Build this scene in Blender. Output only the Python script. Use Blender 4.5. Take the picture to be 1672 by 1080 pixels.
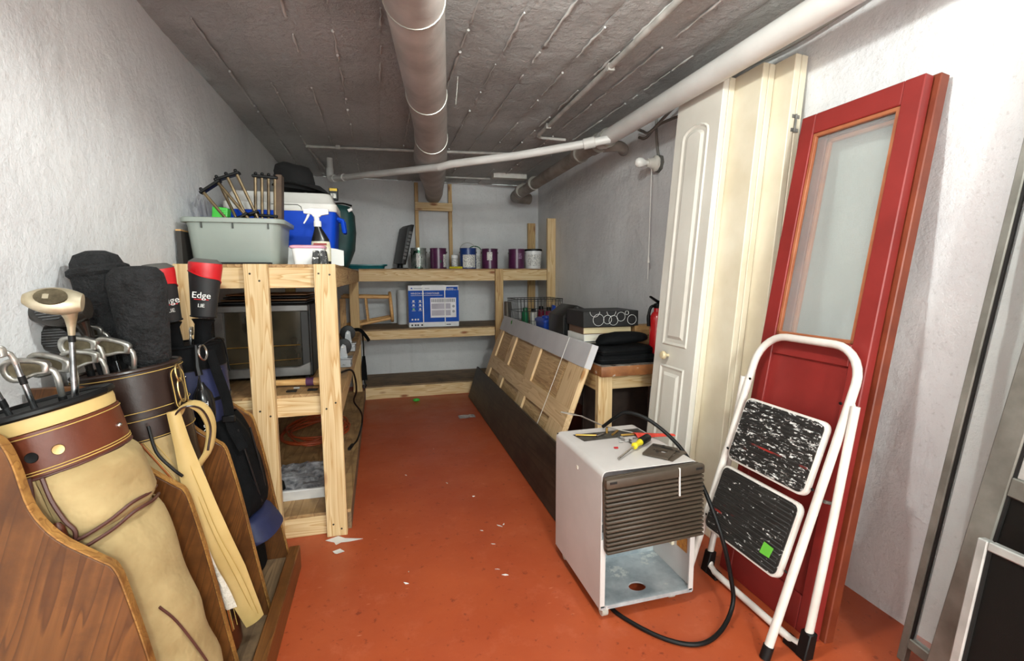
import bpy, bmesh, math, random
from mathutils import Vector, Matrix, noise
V = Vector
PI = math.pi
rnd = random.Random(7)
for o in list(bpy.data.objects):
    bpy.data.objects.remove(o)
scene = bpy.context.scene
COL = scene.collection

# ------------------------------------------------------------------ camera
yaw, pitch, roll = math.radians(15.519), math.radians(6.509), 0.005
fw = V((math.sin(yaw)*math.cos(pitch), math.cos(yaw)*math.cos(pitch), -math.sin(pitch)))
r0 = V((math.cos(yaw), -math.sin(yaw), 0.0))
u0 = r0.cross(fw)
rt = r0*math.cos(roll) - u0*math.sin(roll)
up = u0*math.cos(roll) + r0*math.sin(roll)
cd = bpy.data.cameras.new('camera')
cam = bpy.data.objects.new('camera', cd)
COL.objects.link(cam)
cam.matrix_world = Matrix(((rt.x, up.x, -fw.x, 0), (rt.y, up.y, -fw.y, 0), (rt.z, up.z, -fw.z, 1.2), (0, 0, 0, 1)))
cd.sensor_width = 36.0
cd.lens = 780.0/1672.0*36.0
cd.clip_start = 0.02
scene.camera = cam

# ------------------------------------------------------------------ light
w = bpy.data.worlds.new('world')
scene.world = w
w.use_nodes = True
w.node_tree.nodes['Background'].inputs[0].default_value = (0.92, 1.0, 0.96, 1)
w.node_tree.nodes['Background'].inputs[1].default_value = 2.4


def point_lamp(name, loc, watts, radius, col):
    l = bpy.data.lights.new(name, 'POINT')
    l.energy = watts
    l.shadow_soft_size = radius
    l.color = col
    o = bpy.data.objects.new(name, l)
    COL.objects.link(o)
    o.location = loc
    return o


point_lamp('ceiling_bulb_light', (0.36, 0.98, 2.10), 24, 0.045, (0.95, 1.0, 0.96))
point_lamp('rear_fill_light', (0.35, -1.6, 2.0), 84, 0.12, (0.94, 1.0, 0.96))  # added fill lamp behind the camera, brightens the back of the room
scene.view_settings.view_transform = 'Standard'
scene.view_settings.look = 'None'
scene.view_settings.gamma = 1.0
scene.view_settings.use_curve_mapping = False
scene.view_settings.exposure = 1.1

# ------------------------------------------------------------------ helpers


def lin(v):
    v /= 255.0
    return v/12.92 if v <= 0.04045 else ((v+0.055)/1.055)**2.4


def C(r, g, b):
    return (lin(r), lin(g), lin(b), 1.0)


class MB:
    """collects shapes, build() links them as one mesh object"""

    def __init__(self):
        self.v = []
        self.f = []

    def add(self, vs, fs, M=None):
        n = len(self.v)
        self.v += [(M @ V(p)) if M else V(p) for p in vs]
        self.f += [[i+n for i in f] for f in fs]
        return self

    def box(self, x0, x1, y0, y1, z0, z1, M=None):
        return self.add([(x0, y0, z0), (x1, y0, z0), (x1, y1, z0), (x0, y1, z0), (x0, y0, z1), (x1, y0, z1), (x1, y1, z1), (x0, y1, z1)],
                        [(0, 3, 2, 1), (4, 5, 6, 7), (0, 1, 5, 4), (1, 2, 6, 5), (2, 3, 7, 6), (3, 0, 4, 7)], M)

    def prism(self, poly, d0, d1, M=None):
        """poly (x,z) extruded along y from d0 to d1"""
        n = len(poly)
        vs = [(x, d0, z) for x, z in poly]+[(x, d1, z) for x, z in poly]
        fs = [list(range(n)), list(range(2*n-1, n-1, -1))]
        fs += [[i, i+n, (i+1) % n+n, (i+1) % n] for i in range(n)]
        return self.add(vs, fs, M)

    def ring_prism(self, outer, inner, d0, d1, M=None):
        n = len(outer)
        vs = [(x, d, z) for d in (d0, d1) for x, z in outer]+[(x, d, z) for d in (d0, d1) for x, z in inner]
        fs = []
        for i in range(n):
            j = (i+1) % n
            fs += [[i, j, j+2*n, i+2*n], [i+n, i+3*n, j+3*n, j+n], [i, i+n, j+n, j], [i+2*n, j+2*n, j+3*n, i+3*n]]
        return self.add(vs, fs, M)

    def tube(self, pts, r, n=8, cap=True, flat=1.0, upv=None, M=None):
        pts = [V(p) for p in pts]
        m = len(pts)
        rs = r if isinstance(r, (list, tuple)) else [r]*m
        vs, fs = [], []
        t0 = (pts[1]-pts[0]).normalized()
        a = V(upv) if upv else (V((0, 0, 1)) if abs(t0.z) < 0.9 else V((1, 0, 0)))
        s = t0.cross(a).normalized()
        for i, p in enumerate(pts):
            t = (pts[min(i+1, m-1)]-pts[max(i-1, 0)])
            t = t.normalized() if t.length > 1e-9 else t0
            if upv:
                s2 = t.cross(V(upv))
                if s2.length > 1e-4:
                    s = s2.normalized()
            else:
                s = (s-t*s.dot(t)).normalized()
            b = t.cross(s)
            for k in range(n):
                q = 2*PI*(k+(0.5 if n == 4 else 0))/n
                vs.append(p+(s*math.cos(q)+b*math.sin(q)*flat)*rs[i])
        for i in range(m-1):
            for k in range(n):
                l = (k+1) % n
                fs.append([i*n+k, i*n+l, (i+1)*n+l, (i+1)*n+k])
        if cap:
            fs.append(list(range(n-1, -1, -1)))
            fs.append([(m-1)*n+k for k in range(n)])
        return self.add(vs, fs, M)

    def lathe(self, prof, n=20, M=None, sx=1.0, sy=1.0):
        """prof: list of (r, z) from bottom to top"""
        vs, fs = [], []
        for r, z in prof:
            for k in range(n):
                q = 2*PI*k/n
                vs.append((r*math.cos(q)*sx, r*math.sin(q)*sy, z))
        m = len(prof)
        for i in range(m-1):
            for k in range(n):
                l = (k+1) % n
                fs.append([i*n+k, i*n+l, (i+1)*n+l, (i+1)*n+k])
        if prof[0][0] > 1e-6:
            fs.append(list(range(n-1, -1, -1)))
        if prof[-1][0] > 1e-6:
            fs.append([(m-1)*n+k for k in range(n)])
        return self.add(vs, fs, M)

    def loft(self, rings, M=None, cap=True):
        n = len(rings[0])
        vs = [p for r in rings for p in r]
        fs = []
        for i in range(len(rings)-1):
            for k in range(n):
                l = (k+1) % n
                fs.append([i*n+k, i*n+l, (i+1)*n+l, (i+1)*n+k])
        if cap:
            fs.append(list(range(n-1, -1, -1)))
            fs.append([(len(rings)-1)*n+k for k in range(n)])
        return self.add(vs, fs, M)

    def sheet(self, rows, th=0.0, M=None):
        """rows of points; th thickness along the local normals"""
        h, wd = len(rows), len(rows[0])
        vs = [V(p) for r in rows for p in r]
        fs = [[i*wd+j, i*wd+j+1, (i+1)*wd+j+1, (i+1)*wd+j] for i in range(h-1) for j in range(wd-1)]
        if th:
            nr = []
            for i in range(h):
                for j in range(wd):
                    a = V(rows[i][min(j+1, wd-1)])-V(rows[i][max(j-1, 0)])
                    b = V(rows[min(i+1, h-1)][j])-V(rows[max(i-1, 0)][j])
                    q = a.cross(b)
                    nr.append(q.normalized() if q.length > 1e-12 else V((0, 0, 1)))
            k = len(vs)
            vs += [vs[i]-nr[i]*th for i in range(k)]
            fs2 = [[a+k for a in reversed(f)] for f in fs]
            bd = [j for j in range(wd)]+[i*wd+wd-1 for i in range(1, h)]+[(h-1)*wd+j for j in range(wd-2, -1, -1)]+[i*wd for i in range(h-2, 0, -1)]
            sd = [[bd[i], bd[i]+k, bd[(i+1) % len(bd)]+k, bd[(i+1) % len(bd)]] for i in range(len(bd))]
            fs = fs+fs2+sd
        return self.add(vs, fs, M)

    def sphere(self, c, rx, ry=None, rz=None, nu=14, nv=9, M=None):
        ry = ry or rx
        rz = rz or rx
        T = Matrix.Translation(V(c))
        pr = [(max(1e-7, math.sin(PI*i/nv)), -math.cos(PI*i/nv)) for i in range(nv+1)]
        T = T @ Matrix.Diagonal((rx, ry, rz, 1))
        return self.lathe(pr, nu, (M @ T) if M else T)

    def build(self, name, mat, parent=None, bevel=0.0, smooth=True, segs=1, sharp=0.65, matrix=None, weld=True):
        bm = bmesh.new()
        vs = [bm.verts.new(p) for p in self.v]
        for f in self.f:
            try:
                bm.faces.new([vs[i] for i in f])
            except ValueError:
                pass
        if weld:
            bmesh.ops.remove_doubles(bm, verts=bm.verts, dist=1e-6)
        bmesh.ops.recalc_face_normals(bm, faces=bm.faces)
        if bevel:
            es = [e for e in bm.edges if len(e.link_faces) == 2 and e.calc_face_angle(0) > 0.7]
            bmesh.ops.bevel(bm, geom=es, offset=bevel, segments=segs, profile=0.6, affect='EDGES', clamp_overlap=True)
        for f in bm.faces:
            f.smooth = smooth
        for e in bm.edges:
            if len(e.link_faces) == 2 and e.calc_face_angle(0) > sharp:
                e.smooth = False
        me = bpy.data.meshes.new(name)
        if matrix is None:
            xs = [v.co for v in bm.verts]
            lo = V((min(p.x for p in xs), min(p.y for p in xs), min(p.z for p in xs)))
            hi = V((max(p.x for p in xs), max(p.y for p in xs), max(p.z for p in xs)))
            org = V(((lo.x+hi.x)/2, (lo.y+hi.y)/2, lo.z))
            bmesh.ops.translate(bm, verts=bm.verts, vec=-org)
            matrix = Matrix.Translation(org)
        bm.to_mesh(me)
        bm.free()
        me.materials.append(mat)
        return link(name, me, parent, matrix)


def link(name, data, parent, matrix):
    o = bpy.data.objects.new(name, data)
    COL.objects.link(o)
    o.matrix_basis = matrix
    if parent:
        o.parent = parent
        o.matrix_parent_inverse = parent.matrix_basis.inverted()
    return o


def tag(o, label, cat, group=None):
    o['label'] = label
    o['kind'] = 'thing'
    o['category'] = cat
    if group:
        o['group'] = group
    return o


def thing(name, loc, label, cat, group=None):
    return tag(link(name, None, None, Matrix.Translation(V(loc))), label, cat, group)


def struct(o):
    o['kind'] = 'structure'
    return o


def children(o):
    return [c for c in COL.objects if c.parent == o]


def dup(o, M, parent=None):
    c = o.copy()
    COL.objects.link(c)
    c.matrix_basis = M @ o.matrix_basis
    c.parent = parent
    if parent:
        c.matrix_parent_inverse = parent.matrix_basis.inverted()
    for ch in children(o):
        dup(ch, M, c)
    return c


def frame(org, x, z):
    """matrix with local x along x, local z near z"""
    x = V(x).normalized()
    y = V(z).cross(x).normalized()
    z = x.cross(y)
    return Matrix(((x.x, y.x, z.x, org[0]), (x.y, y.y, z.y, org[1]), (x.z, y.z, z.z, org[2]), (0, 0, 0, 1)))


LUM = {}


def lumber(name, p0, p1, wd, th, mat, parent, wdir, bev=0.0025):
    """a board from p0 to p1 (centre line), wd wide along wdir, th thick; grain runs along local x"""
    p0, p1 = V(p0), V(p1)
    L = (p1-p0).length
    x = (p1-p0).normalized()
    y = V(wdir)
    y = (y-x*y.dot(x)).normalized()
    z = x.cross(y)
    M = Matrix(((x.x, y.x, z.x, 0), (x.y, y.y, z.y, 0), (x.z, y.z, z.z, 0), (0, 0, 0, 1)))
    M = Matrix.Translation((p0+p1)/2) @ M
    key = (round(L, 4), wd, th, mat.name, bev)
    if key in LUM:
        return link(name, LUM[key], parent, M)
    o = MB().box(-L/2, L/2, -wd/2, wd/2, -th/2, th/2).build(name, mat, parent, bevel=bev, smooth=False, matrix=M)
    LUM[key] = o.data
    return o


def slab(name, x0, x1, y0, y1, z0, z1, mat, parent, axis='x', bev=0.002):
    """board given by its extents, grain along axis"""
    c = V(((x0+x1)/2, (y0+y1)/2, (z0+z1)/2))
    if axis == 'x':
        return lumber(name, (x0, c.y, c.z), (x1, c.y, c.z), abs(y1-y0), abs(z1-z0), mat, parent, (0, 1, 0), bev)
    if axis == 'y':
        return lumber(name, (c.x, y0, c.z), (c.x, y1, c.z), abs(x1-x0), abs(z1-z0), mat, parent, (1, 0, 0), bev)
    return lumber(name, (c.x, c.y, z0), (c.x, c.y, z1), abs(x1-x0), abs(y1-y0), mat, parent, (1, 0, 0), bev)


def smooth_path(pts, sub=6):
    """Catmull-Rom through pts"""
    P = [V(p) for p in pts]
    P = [P[0]*2-P[1]]+P+[P[-1]*2-P[-2]]
    out = []
    for i in range(1, len(P)-2):
        for k in range(sub):
            t = k/sub
            a, b, c, d = P[i-1], P[i], P[i+1], P[i+2]
            out.append(0.5*((2*b)+(c-a)*t+(2*a-5*b+4*c-d)*t*t+(3*b-a-3*c+d)*t**3))
    out.append(P[-2])
    return out


def rrect(w, h, r, n=4):
    """rounded rectangle outline centred at 0"""
    out = []
    for cx, cy, a0 in ((w/2-r, h/2-r, 0), (-w/2+r, h/2-r, PI/2), (-w/2+r, -h/2+r, PI), (w/2-r, -h/2+r, 1.5*PI)):
        for k in range(n+1):
            a = a0+PI/2*k/n
            out.append((cx+r*math.cos(a), cy+r*math.sin(a)))
    return out


def text(name, s, size, mat, parent, M, depth=0.0006, align='CENTER', squash=1.0):
    cu = bpy.data.curves.new(name, 'FONT')
    cu.body = s
    cu.size = size
    cu.extrude = depth
    cu.align_x = align
    cu.align_y = 'CENTER'
    cu.resolution_u = 3
    o = bpy.data.objects.new(name, cu)
    COL.objects.link(o)
    bpy.context.view_layer.update()
    me = bpy.data.meshes.new_from_object(o)
    bpy.data.objects.remove(o)
    me.materials.clear()
    me.materials.append(mat)
    return link(name, me, parent, M @ Matrix.Diagonal((squash, 1, 1, 1)))


# ------------------------------------------------------------------ materials


def nodes(name):
    m = bpy.data.materials.new(name)
    m.use_nodes = True
    nt = m.node_tree
    return m, nt, nt.nodes['Principled BSDF'], nt.nodes, nt.links


def coords(N, L, kind='Object', scale=(1, 1, 1), rand=True):
    tc = N.new('ShaderNodeTexCoord')
    mp = N.new('ShaderNodeMapping')
    mp.inputs['Scale'].default_value = scale
    if rand:
        oi = N.new('ShaderNodeObjectInfo')
        ml = N.new('ShaderNodeMath')
        ml.operation = 'MULTIPLY'
        ml.inputs[1].default_value = 37.0
        L.new(oi.outputs['Random'], ml.inputs[0])
        cb = N.new('ShaderNodeCombineXYZ')
        for i in range(3):
            L.new(ml.outputs[0], cb.inputs[i])
        L.new(cb.outputs[0], mp.inputs['Location'])
    L.new(tc.outputs[kind], mp.inputs['Vector'])
    return mp.outputs['Vector']


def noise_tex(N, L, vec, scale, detail=4, rough=0.55, dist=0.0):
    t = N.new('ShaderNodeTexNoise')
    t.inputs['Scale'].default_value = scale
    t.inputs['Detail'].default_value = detail
    t.inputs['Roughness'].default_value = rough
    t.inputs['Distortion'].default_value = dist
    L.new(vec, t.inputs['Vector'])
    return t.outputs['Fac']


def ramp(N, L, fac, stops):
    r = N.new('ShaderNodeValToRGB')
    e = r.color_ramp.elements
    while len(e) < len(stops):
        e.new(0.5)
    for i, (p, c) in enumerate(stops):
        e[i].position = p
        e[i].color = c if len(c) == 4 else (*c, 1)
    L.new(fac, r.inputs['Fac'])
    return r.outputs['Color']


def mixc(N, L, fac, a, b, mode='MIX'):
    m = N.new('ShaderNodeMix')
    m.data_type = 'RGBA'
    m.blend_type = mode
    for sock, val in ((m.inputs[0], fac), (m.inputs[6], a), (m.inputs[7], b)):
        if hasattr(val, 'is_output'):
            L.new(val, sock)
        else:
            sock.default_value = val
    return m.outputs[2]


def bump(N, L, b, h, strength, dist=0.01):
    n = N.new('ShaderNodeBump')
    n.inputs['Strength'].default_value = strength
    n.inputs['Distance'].default_value = dist
    L.new(h, n.inputs['Height'])
    if b.inputs['Normal'].is_linked:
        L.new(b.inputs['Normal'].links[0].from_socket, n.inputs['Normal'])
    L.new(n.outputs[0], b.inputs['Normal'])


def pm(name, col, rough=0.5, metal=0.0, col2=None, vs=12.0, lo=0.35, hi=0.65, bmp=0.0, bs=60.0, bd=0.004, flecks=None, fscale=40, fthr=0.62, sheen=0, coat=0, stretch=(1, 1, 1), spec=0.5):
    """procedural paint / plastic / metal / cloth: two tones blended by noise, optional flecks and relief"""
    m, nt, b, N, L = nodes(name)
    vec = coords(N, L, scale=stretch)
    c2 = col2 or tuple([min(1, x*0.82) for x in col[:3]]+[1])
    c = ramp(N, L, noise_tex(N, L, vec, vs, 5), [(lo, c2), (hi, col)])
    if flecks:
        f = ramp(N, L, noise_tex(N, L, vec, fscale, 6, 0.7), [(fthr, (0, 0, 0, 1)), (fthr+0.03, (1, 1, 1, 1))])
        c = mixc(N, L, f, c, flecks)
    L.new(c, b.inputs['Base Color'])
    b.inputs['Roughness'].default_value = rough
    b.inputs['Metallic'].default_value = metal
    b.inputs['Specular IOR Level'].default_value = spec
    if coat:
        b.inputs['Coat Weight'].default_value = coat
    if sheen:
        b.inputs['Sheen Weight'].default_value = sheen
    if bmp:
        bump(N, L, b, noise_tex(N, L, vec, bs, 4, 0.6), bmp, bd)
    return m


def wood(name, light, dark, rough=0.6, gs=1.0, knots=None, dirt=None, coat=0):
    """grain along local x"""
    m, nt, b, N, L = nodes(name)
    v1 = coords(N, L, scale=(0.45*gs, 7*gs, 7*gs))
    warp = noise_tex(N, L, v1, 1.4, 3, 0.5)
    sx = N.new('ShaderNodeMath')
    sx.operation = 'MULTIPLY'
    sx.inputs[1].default_value = 16.0
    L.new(warp, sx.inputs[0])
    fr = N.new('ShaderNodeMath')
    fr.operation = 'FRACT'
    L.new(sx.outputs[0], fr.inputs[0])
    v2 = coords(N, L, scale=(2.2*gs, 70*gs, 70*gs))
    fine = noise_tex(N, L, v2, 1.5, 4, 0.6)
    mid = tuple(0.5*(p+q) for p, q in zip(light, dark))
    a = ramp(N, L, fr.outputs[0], [(0.0, light), (0.72, mid), (0.9, dark), (1.0, light)])
    c = mixc(N, L, ramp(N, L, fine, [(0.35, (0, 0, 0, 1)), (0.8, (0.5, 0.5, 0.5, 1))]), a, dark)
    if knots:
        v3 = coords(N, L, scale=(3.2, 9, 9))
        vo = N.new('ShaderNodeTexVoronoi')
        vo.inputs['Scale'].default_value = 1.0
        L.new(v3, vo.inputs['Vector'])
        k = ramp(N, L, vo.outputs['Distance'], [(0.07, (1, 1, 1, 1)), (0.17, (0, 0, 0, 1))])
        c = mixc(N, L, k, c, knots)
    if dirt:
        v4 = coords(N, L)
        d = ramp(N, L, noise_tex(N, L, v4, 6, 6, 0.65), [(0.45, (0, 0, 0, 1)), (0.7, (1, 1, 1, 1))])
        c = mixc(N, L, d, c, dirt)
    L.new(c, b.inputs['Base Color'])
    b.inputs['Roughness'].default_value = rough
    if coat:
        b.inputs['Coat Weight'].default_value = coat
        b.inputs['Coat Roughness'].default_value = 0.3
    bump(N, L, b, fine, 0.15, 0.002)
    return m


def concrete(name, col, col2, stain, big=0.35, relief=0.5, deep=0.012):
    m, nt, b, N, L = nodes(name)
    v = coords(N, L, kind='Generated', rand=False)
    tc = N.new('ShaderNodeNewGeometry')
    pos = tc.outputs['Position']
    n1 = noise_tex(N, L, pos, 1.3, 6, 0.6)
    c = ramp(N, L, n1, [(0.3, col2), (0.62, col)])
    n3 = noise_tex(N, L, pos, 60, 4, 0.7)
    c = mixc(N, L, ramp(N, L, n3, [(0.3, (0.35, 0.35, 0.35, 1)), (0.42, (0, 0, 0, 1))]), c, stain)
    mp = N.new('ShaderNodeMapping')
    mp.inputs['Scale'].default_value = (5.0, 5.0, 0.5)
    L.new(pos, mp.inputs['Vector'])
    st = ramp(N, L, noise_tex(N, L, mp.outputs[0], 1.6, 4, 0.6), [(0.60, (0, 0, 0, 1)), (0.80, (0.35, 0.35, 0.35, 1))])
    c = mixc(N, L, st, c, stain)
    L.new(c, b.inputs['Base Color'])
    b.inputs['Roughness'].default_value = 0.5
    b.inputs['Specular IOR Level'].default_value = 0.5
    bump(N, L, b, noise_tex(N, L, pos, 22, 8, 0.66), relief, deep)
    bump(N, L, b, noise_tex(N, L, pos, 120, 4, 0.6), relief*0.6, 0.003)
    return m


pine = wood('pine_lumber', C(224, 200, 156), C(190, 150, 96), 0.62, knots=C(140, 84, 44))
pine_old = wood('aged_pine', C(206, 176, 124), C(164, 122, 74), 0.62, knots=C(120, 66, 34))
ply = wood('plywood', C(188, 152, 104), C(140, 104, 62), 0.6, 0.55, dirt=C(112, 84, 56))
ply_pale = wood('weathered_boards', C(150, 122, 90), C(104, 82, 58), 0.7, 0.8, dirt=C(92, 74, 56))
door_pine = wood('door_pine', C(232, 204, 160), C(200, 164, 116), 0.5, 0.8, knots=C(160, 112, 64))
panel_pine = wood('door_panel_pine', C(208, 176, 130), C(158, 122, 80), 0.5, 1.4)
rack_wood = wood('stained_plywood', C(122, 76, 34), C(84, 48, 19), 0.42, 1.1, dirt=C(74, 42, 16), coat=0.15)
rack_edge = wood('rack_edge_wood', C(186, 138, 72), C(138, 90, 40), 0.5, 1.2, dirt=C(96, 58, 24))
dark_board = wood('dark_board', C(74, 62, 50), C(44, 36, 30), 0.5, 0.5, dirt=C(36, 28, 24))
blond = wood('stool_wood', C(222, 178, 118), C(188, 136, 78), 0.5, 1.2)
oldwood = wood('workbench_block', C(190, 150, 96), C(138, 98, 56), 0.65, 1.5, dirt=C(96, 70, 44))

white_wall = concrete('white_painted_concrete', C(236, 236, 236), C(214, 214, 216), C(170, 168, 164), relief=0.6)
back_wall_m = concrete('grey_white_concrete', C(212, 212, 212), C(188, 188, 190), C(150, 148, 146), relief=0.4)
ceil_m = concrete('grey_ceiling_concrete', C(190, 189, 187), C(156, 155, 153), C(104, 103, 100), relief=1.0, deep=0.03)
ceil_ridge = concrete('ceiling_ridge_concrete', C(206, 204, 200), C(150, 148, 144), C(100, 98, 94), relief=0.5)


def floor_mat():
    m, nt, b, N, L = nodes('red_floor_paint')
    g = N.new('ShaderNodeNewGeometry').outputs['Position']
    c = ramp(N, L, noise_tex(N, L, g, 1.6, 6, 0.6), [(0.3, C(162, 68, 36)), (0.7, C(182, 86, 48))])
    d = ramp(N, L, noise_tex(N, L, g, 9, 8, 0.75), [(0.54, (0, 0, 0, 1)), (0.74, (0.55, 0.55, 0.55, 1))])
    c = mixc(N, L, d, c, C(196, 104, 74))
    mp = N.new('ShaderNodeMapping')
    mp.inputs['Scale'].default_value = (1, 4.5, 1)
    mp.inputs['Rotation'].default_value = (0, 0, 0.4)
    L.new(g, mp.inputs['Vector'])
    vo = N.new('ShaderNodeTexVoronoi')
    vo.inputs['Scale'].default_value = 7
    L.new(mp.outputs[0], vo.inputs['Vector'])
    f = ramp(N, L, vo.outputs['Distance'], [(0.03, (1, 1, 1, 1)), (0.075, (0, 0, 0, 1))])
    f2 = ramp(N, L, noise_tex(N, L, g, 2.2, 2), [(0.44, (0, 0, 0, 1)), (0.55, (0.8, 0.8, 0.8, 1))])
    c = mixc(N, L, mixc(N, L, 1.0, f, f2, 'MULTIPLY'), c, C(214, 140, 110))
    dk = ramp(N, L, noise_tex(N, L, g, 33, 3, 0.6), [(0.30, (0.6, 0.6, 0.6, 1)), (0.38, (0, 0, 0, 1))])
    c = mixc(N, L, dk, c, C(110, 40, 26))
    L.new(c, b.inputs['Base Color'])
    rr = ramp(N, L, noise_tex(N, L, g, 4, 4), [(0.3, (0.34, 0.34, 0.34, 1)), (0.7, (0.52, 0.52, 0.52, 1))])
    L.new(rr, b.inputs['Roughness'])
    bump(N, L, b, noise_tex(N, L, g, 40, 5), 0.12, 0.004)
    return m


floor_m = floor_mat()


def glass_mat(name, tint, refl=0.08, rough=0.02, trans=0.9, base=None):
    m = bpy.data.materials.new(name)
    m.use_nodes = True
    N, L = m.node_tree.nodes, m.node_tree.links
    N.clear()
    out = N.new('ShaderNodeOutputMaterial')
    t = N.new('ShaderNodeBsdfTransparent')
    t.inputs[0].default_value = tint
    g = N.new('ShaderNodeBsdfPrincipled')
    g.inputs['Base Color'].default_value = base or tint
    g.inputs['Roughness'].default_value = rough
    tc = N.new('ShaderNodeTexCoord')
    nz = noise_tex(N, L, tc.outputs['Object'], 5, 5, 0.6)
    rg = N.new('ShaderNodeMapRange')
    rg.inputs['To Min'].default_value = 1-trans
    rg.inputs['To Max'].default_value = 1-trans+refl
    L.new(nz, rg.inputs['Value'])
    mx = N.new('ShaderNodeMixShader')
    L.new(rg.outputs[0], mx.inputs[0])
    L.new(t.outputs[0], mx.inputs[1])
    L.new(g.outputs[0], mx.inputs[2])
    L.new(mx.outputs[0], out.inputs[0])
    return m


glass = glass_mat('dusty_glass', C(246, 248, 247), 0.10, 0.05, 0.93)
mesh_screen = glass_mat('insect_screen', C(190, 190, 186), 0.1, 0.6, 0.7, C(96, 96, 92))
dark_screen = glass_mat('dark_screen', C(120, 116, 108), 0.1, 0.5, 0.6, C(30, 29, 27))

pipe_white = pm('white_pvc', C(214, 212, 208), 0.35, col2=C(196, 193, 188), vs=3, bmp=0.05)
pipe_grey = pm('far_grey_pipe', C(150, 140, 130), 0.5, col2=C(112, 102, 94), vs=6, bmp=0.2, bs=20)  # darker grey for the far run of the drain
duct_m = pm('grey_duct_wrap', C(186, 178, 172), 0.55, col2=C(158, 150, 144), vs=5, bmp=0.25, bs=14, bd=0.01)
conduit_m = pm('painted_conduit', C(190, 186, 180), 0.5, col2=C(150, 146, 140), vs=9, bmp=0.2)
wire_m = pm('steel_wire', C(190, 186, 176), 0.35, 0.8)
cable_m = pm('grey_cable', C(130, 126, 120), 0.55)
white_m = pm('white_paint', C(238, 236, 230), 0.4, col2=C(226, 222, 214), vs=5)
white_plastic = pm('white_plastic', C(236, 236, 234), 0.35, col2=C(220, 220, 220))
cream_m = pm('cream_door_paint', C(228, 219, 197), 0.42, col2=C(214, 202, 176), vs=4, flecks=C(188, 160, 120), fscale=30, fthr=0.72)
door_white = pm('white_door_paint', C(226, 222, 212), 0.4, col2=C(214, 209, 198), vs=3)
red_door_m = pm('red_door_paint', C(140, 42, 38), 0.42, col2=C(126, 36, 32), vs=5, bmp=0.08, bs=30)
orange_door_m = pm('orange_brown_paint', C(128, 58, 32), 0.45, col2=C(108, 44, 24), vs=8, flecks=C(214, 170, 96), fscale=22, fthr=0.70)
wood_stop = pm('brown_stop', C(172, 106, 70), 0.5, col2=C(150, 84, 52))
black_m = pm('black_plastic', C(13, 13, 14), 0.45, col2=C(8, 8, 9), spec=0.3)
black_cloth = pm('black_cloth', C(13, 14, 16), 0.85, col2=C(7, 8, 9), vs=30, bmp=0.4, bs=160, spec=0.15)
rubber = pm('black_rubber', C(12, 12, 12), 0.5, spec=0.3)
chrome = pm('chrome_steel', C(206, 204, 200), 0.22, 1.0, col2=C(150, 148, 144), vs=20)
steel = pm('dull_steel', C(160, 158, 154), 0.38, 0.9, col2=C(110, 108, 104), vs=14)
brass = pm('brass', C(196, 158, 84), 0.35, 0.9, col2=C(150, 112, 56))
alu = pm('weathered_aluminium', C(142, 140, 132), 0.5, 0.35, col2=C(104, 102, 94), vs=7, flecks=C(190, 188, 180), fscale=50, fthr=0.70)
alu_light = pm('pale_aluminium', C(196, 196, 192), 0.4, 0.4, col2=C(160, 160, 156), vs=9)

# ------------------------------------------------------------------ the room
XL, YB, ZC, Y0 = -0.835, 5.42, 2.23, -2.2


def XR(y):
    return 1.70+(y-1.1)*0.030


def rough_grid(fn, nu, nv, amp, seams=None, sc=1.0):
    """fn(u,v)->(point, normal); displaced by layered noise"""
    rows = []
    for i in range(nv+1):
        row = []
        for j in range(nu+1):
            p, n = fn(j/nu, i/nv)
            q = p*sc
            d = noise.fractal(q*2.2, 1.0, 2.0, 4)*amp+noise.fractal(q*9, 0.8, 2.1, 3)*amp*0.55
            if seams:
                d += seams(p)
            row.append(p+n*d)
        rows.append(row)
    return rows


def seam_h(p):
    z = p.z+0.012*noise.noise(V((p.x*3, p.y*3, 0)))
    k = (z/0.285) % 1.0
    t = min(k, 1-k)*0.285
    return 0.0055*math.exp(-(t/0.010)**2)*max(0, noise.noise(V((p.x*2.0+7, p.y*2.0, round(z/0.285)*5.1)))+0.4)


def wall(name, fn, nu, nv, amp, mat, back):
    b = MB()
    b.sheet(rough_grid(fn, nu, nv, amp, seam_h))
    b.box(*back)
    return struct(b.build(name, mat, sharp=1.2, weld=False, matrix=Matrix()))


wall('wall_left', lambda u, v: (V((XL, Y0+(YB-Y0)*u, ZC*v)), V((1, 0, 0))), 240, 80, 0.004, white_wall, (XL-0.15, XL-0.02, Y0, YB, 0, ZC))
wall('wall_right', lambda u, v: (V((XR(Y0+(YB-Y0)*u), Y0+(YB-Y0)*u, ZC*v)), V((-1, 0, 0))), 260, 90, 0.005, white_wall, (1.86, 2.0, Y0, YB, 0, ZC))
wall('wall_back', lambda u, v: (V((XL+(XR(YB)-XL)*u, YB, ZC*v)), V((0, -1, 0))), 110, 80, 0.003, back_wall_m, (XL-0.15, 2.0, YB+0.02, YB+0.15, 0, ZC))

fl = struct(MB().box(XL-0.15, 2.0, Y0, YB+0.15, -0.1, 0.0).build('floor', floor_m, smooth=False))

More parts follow.
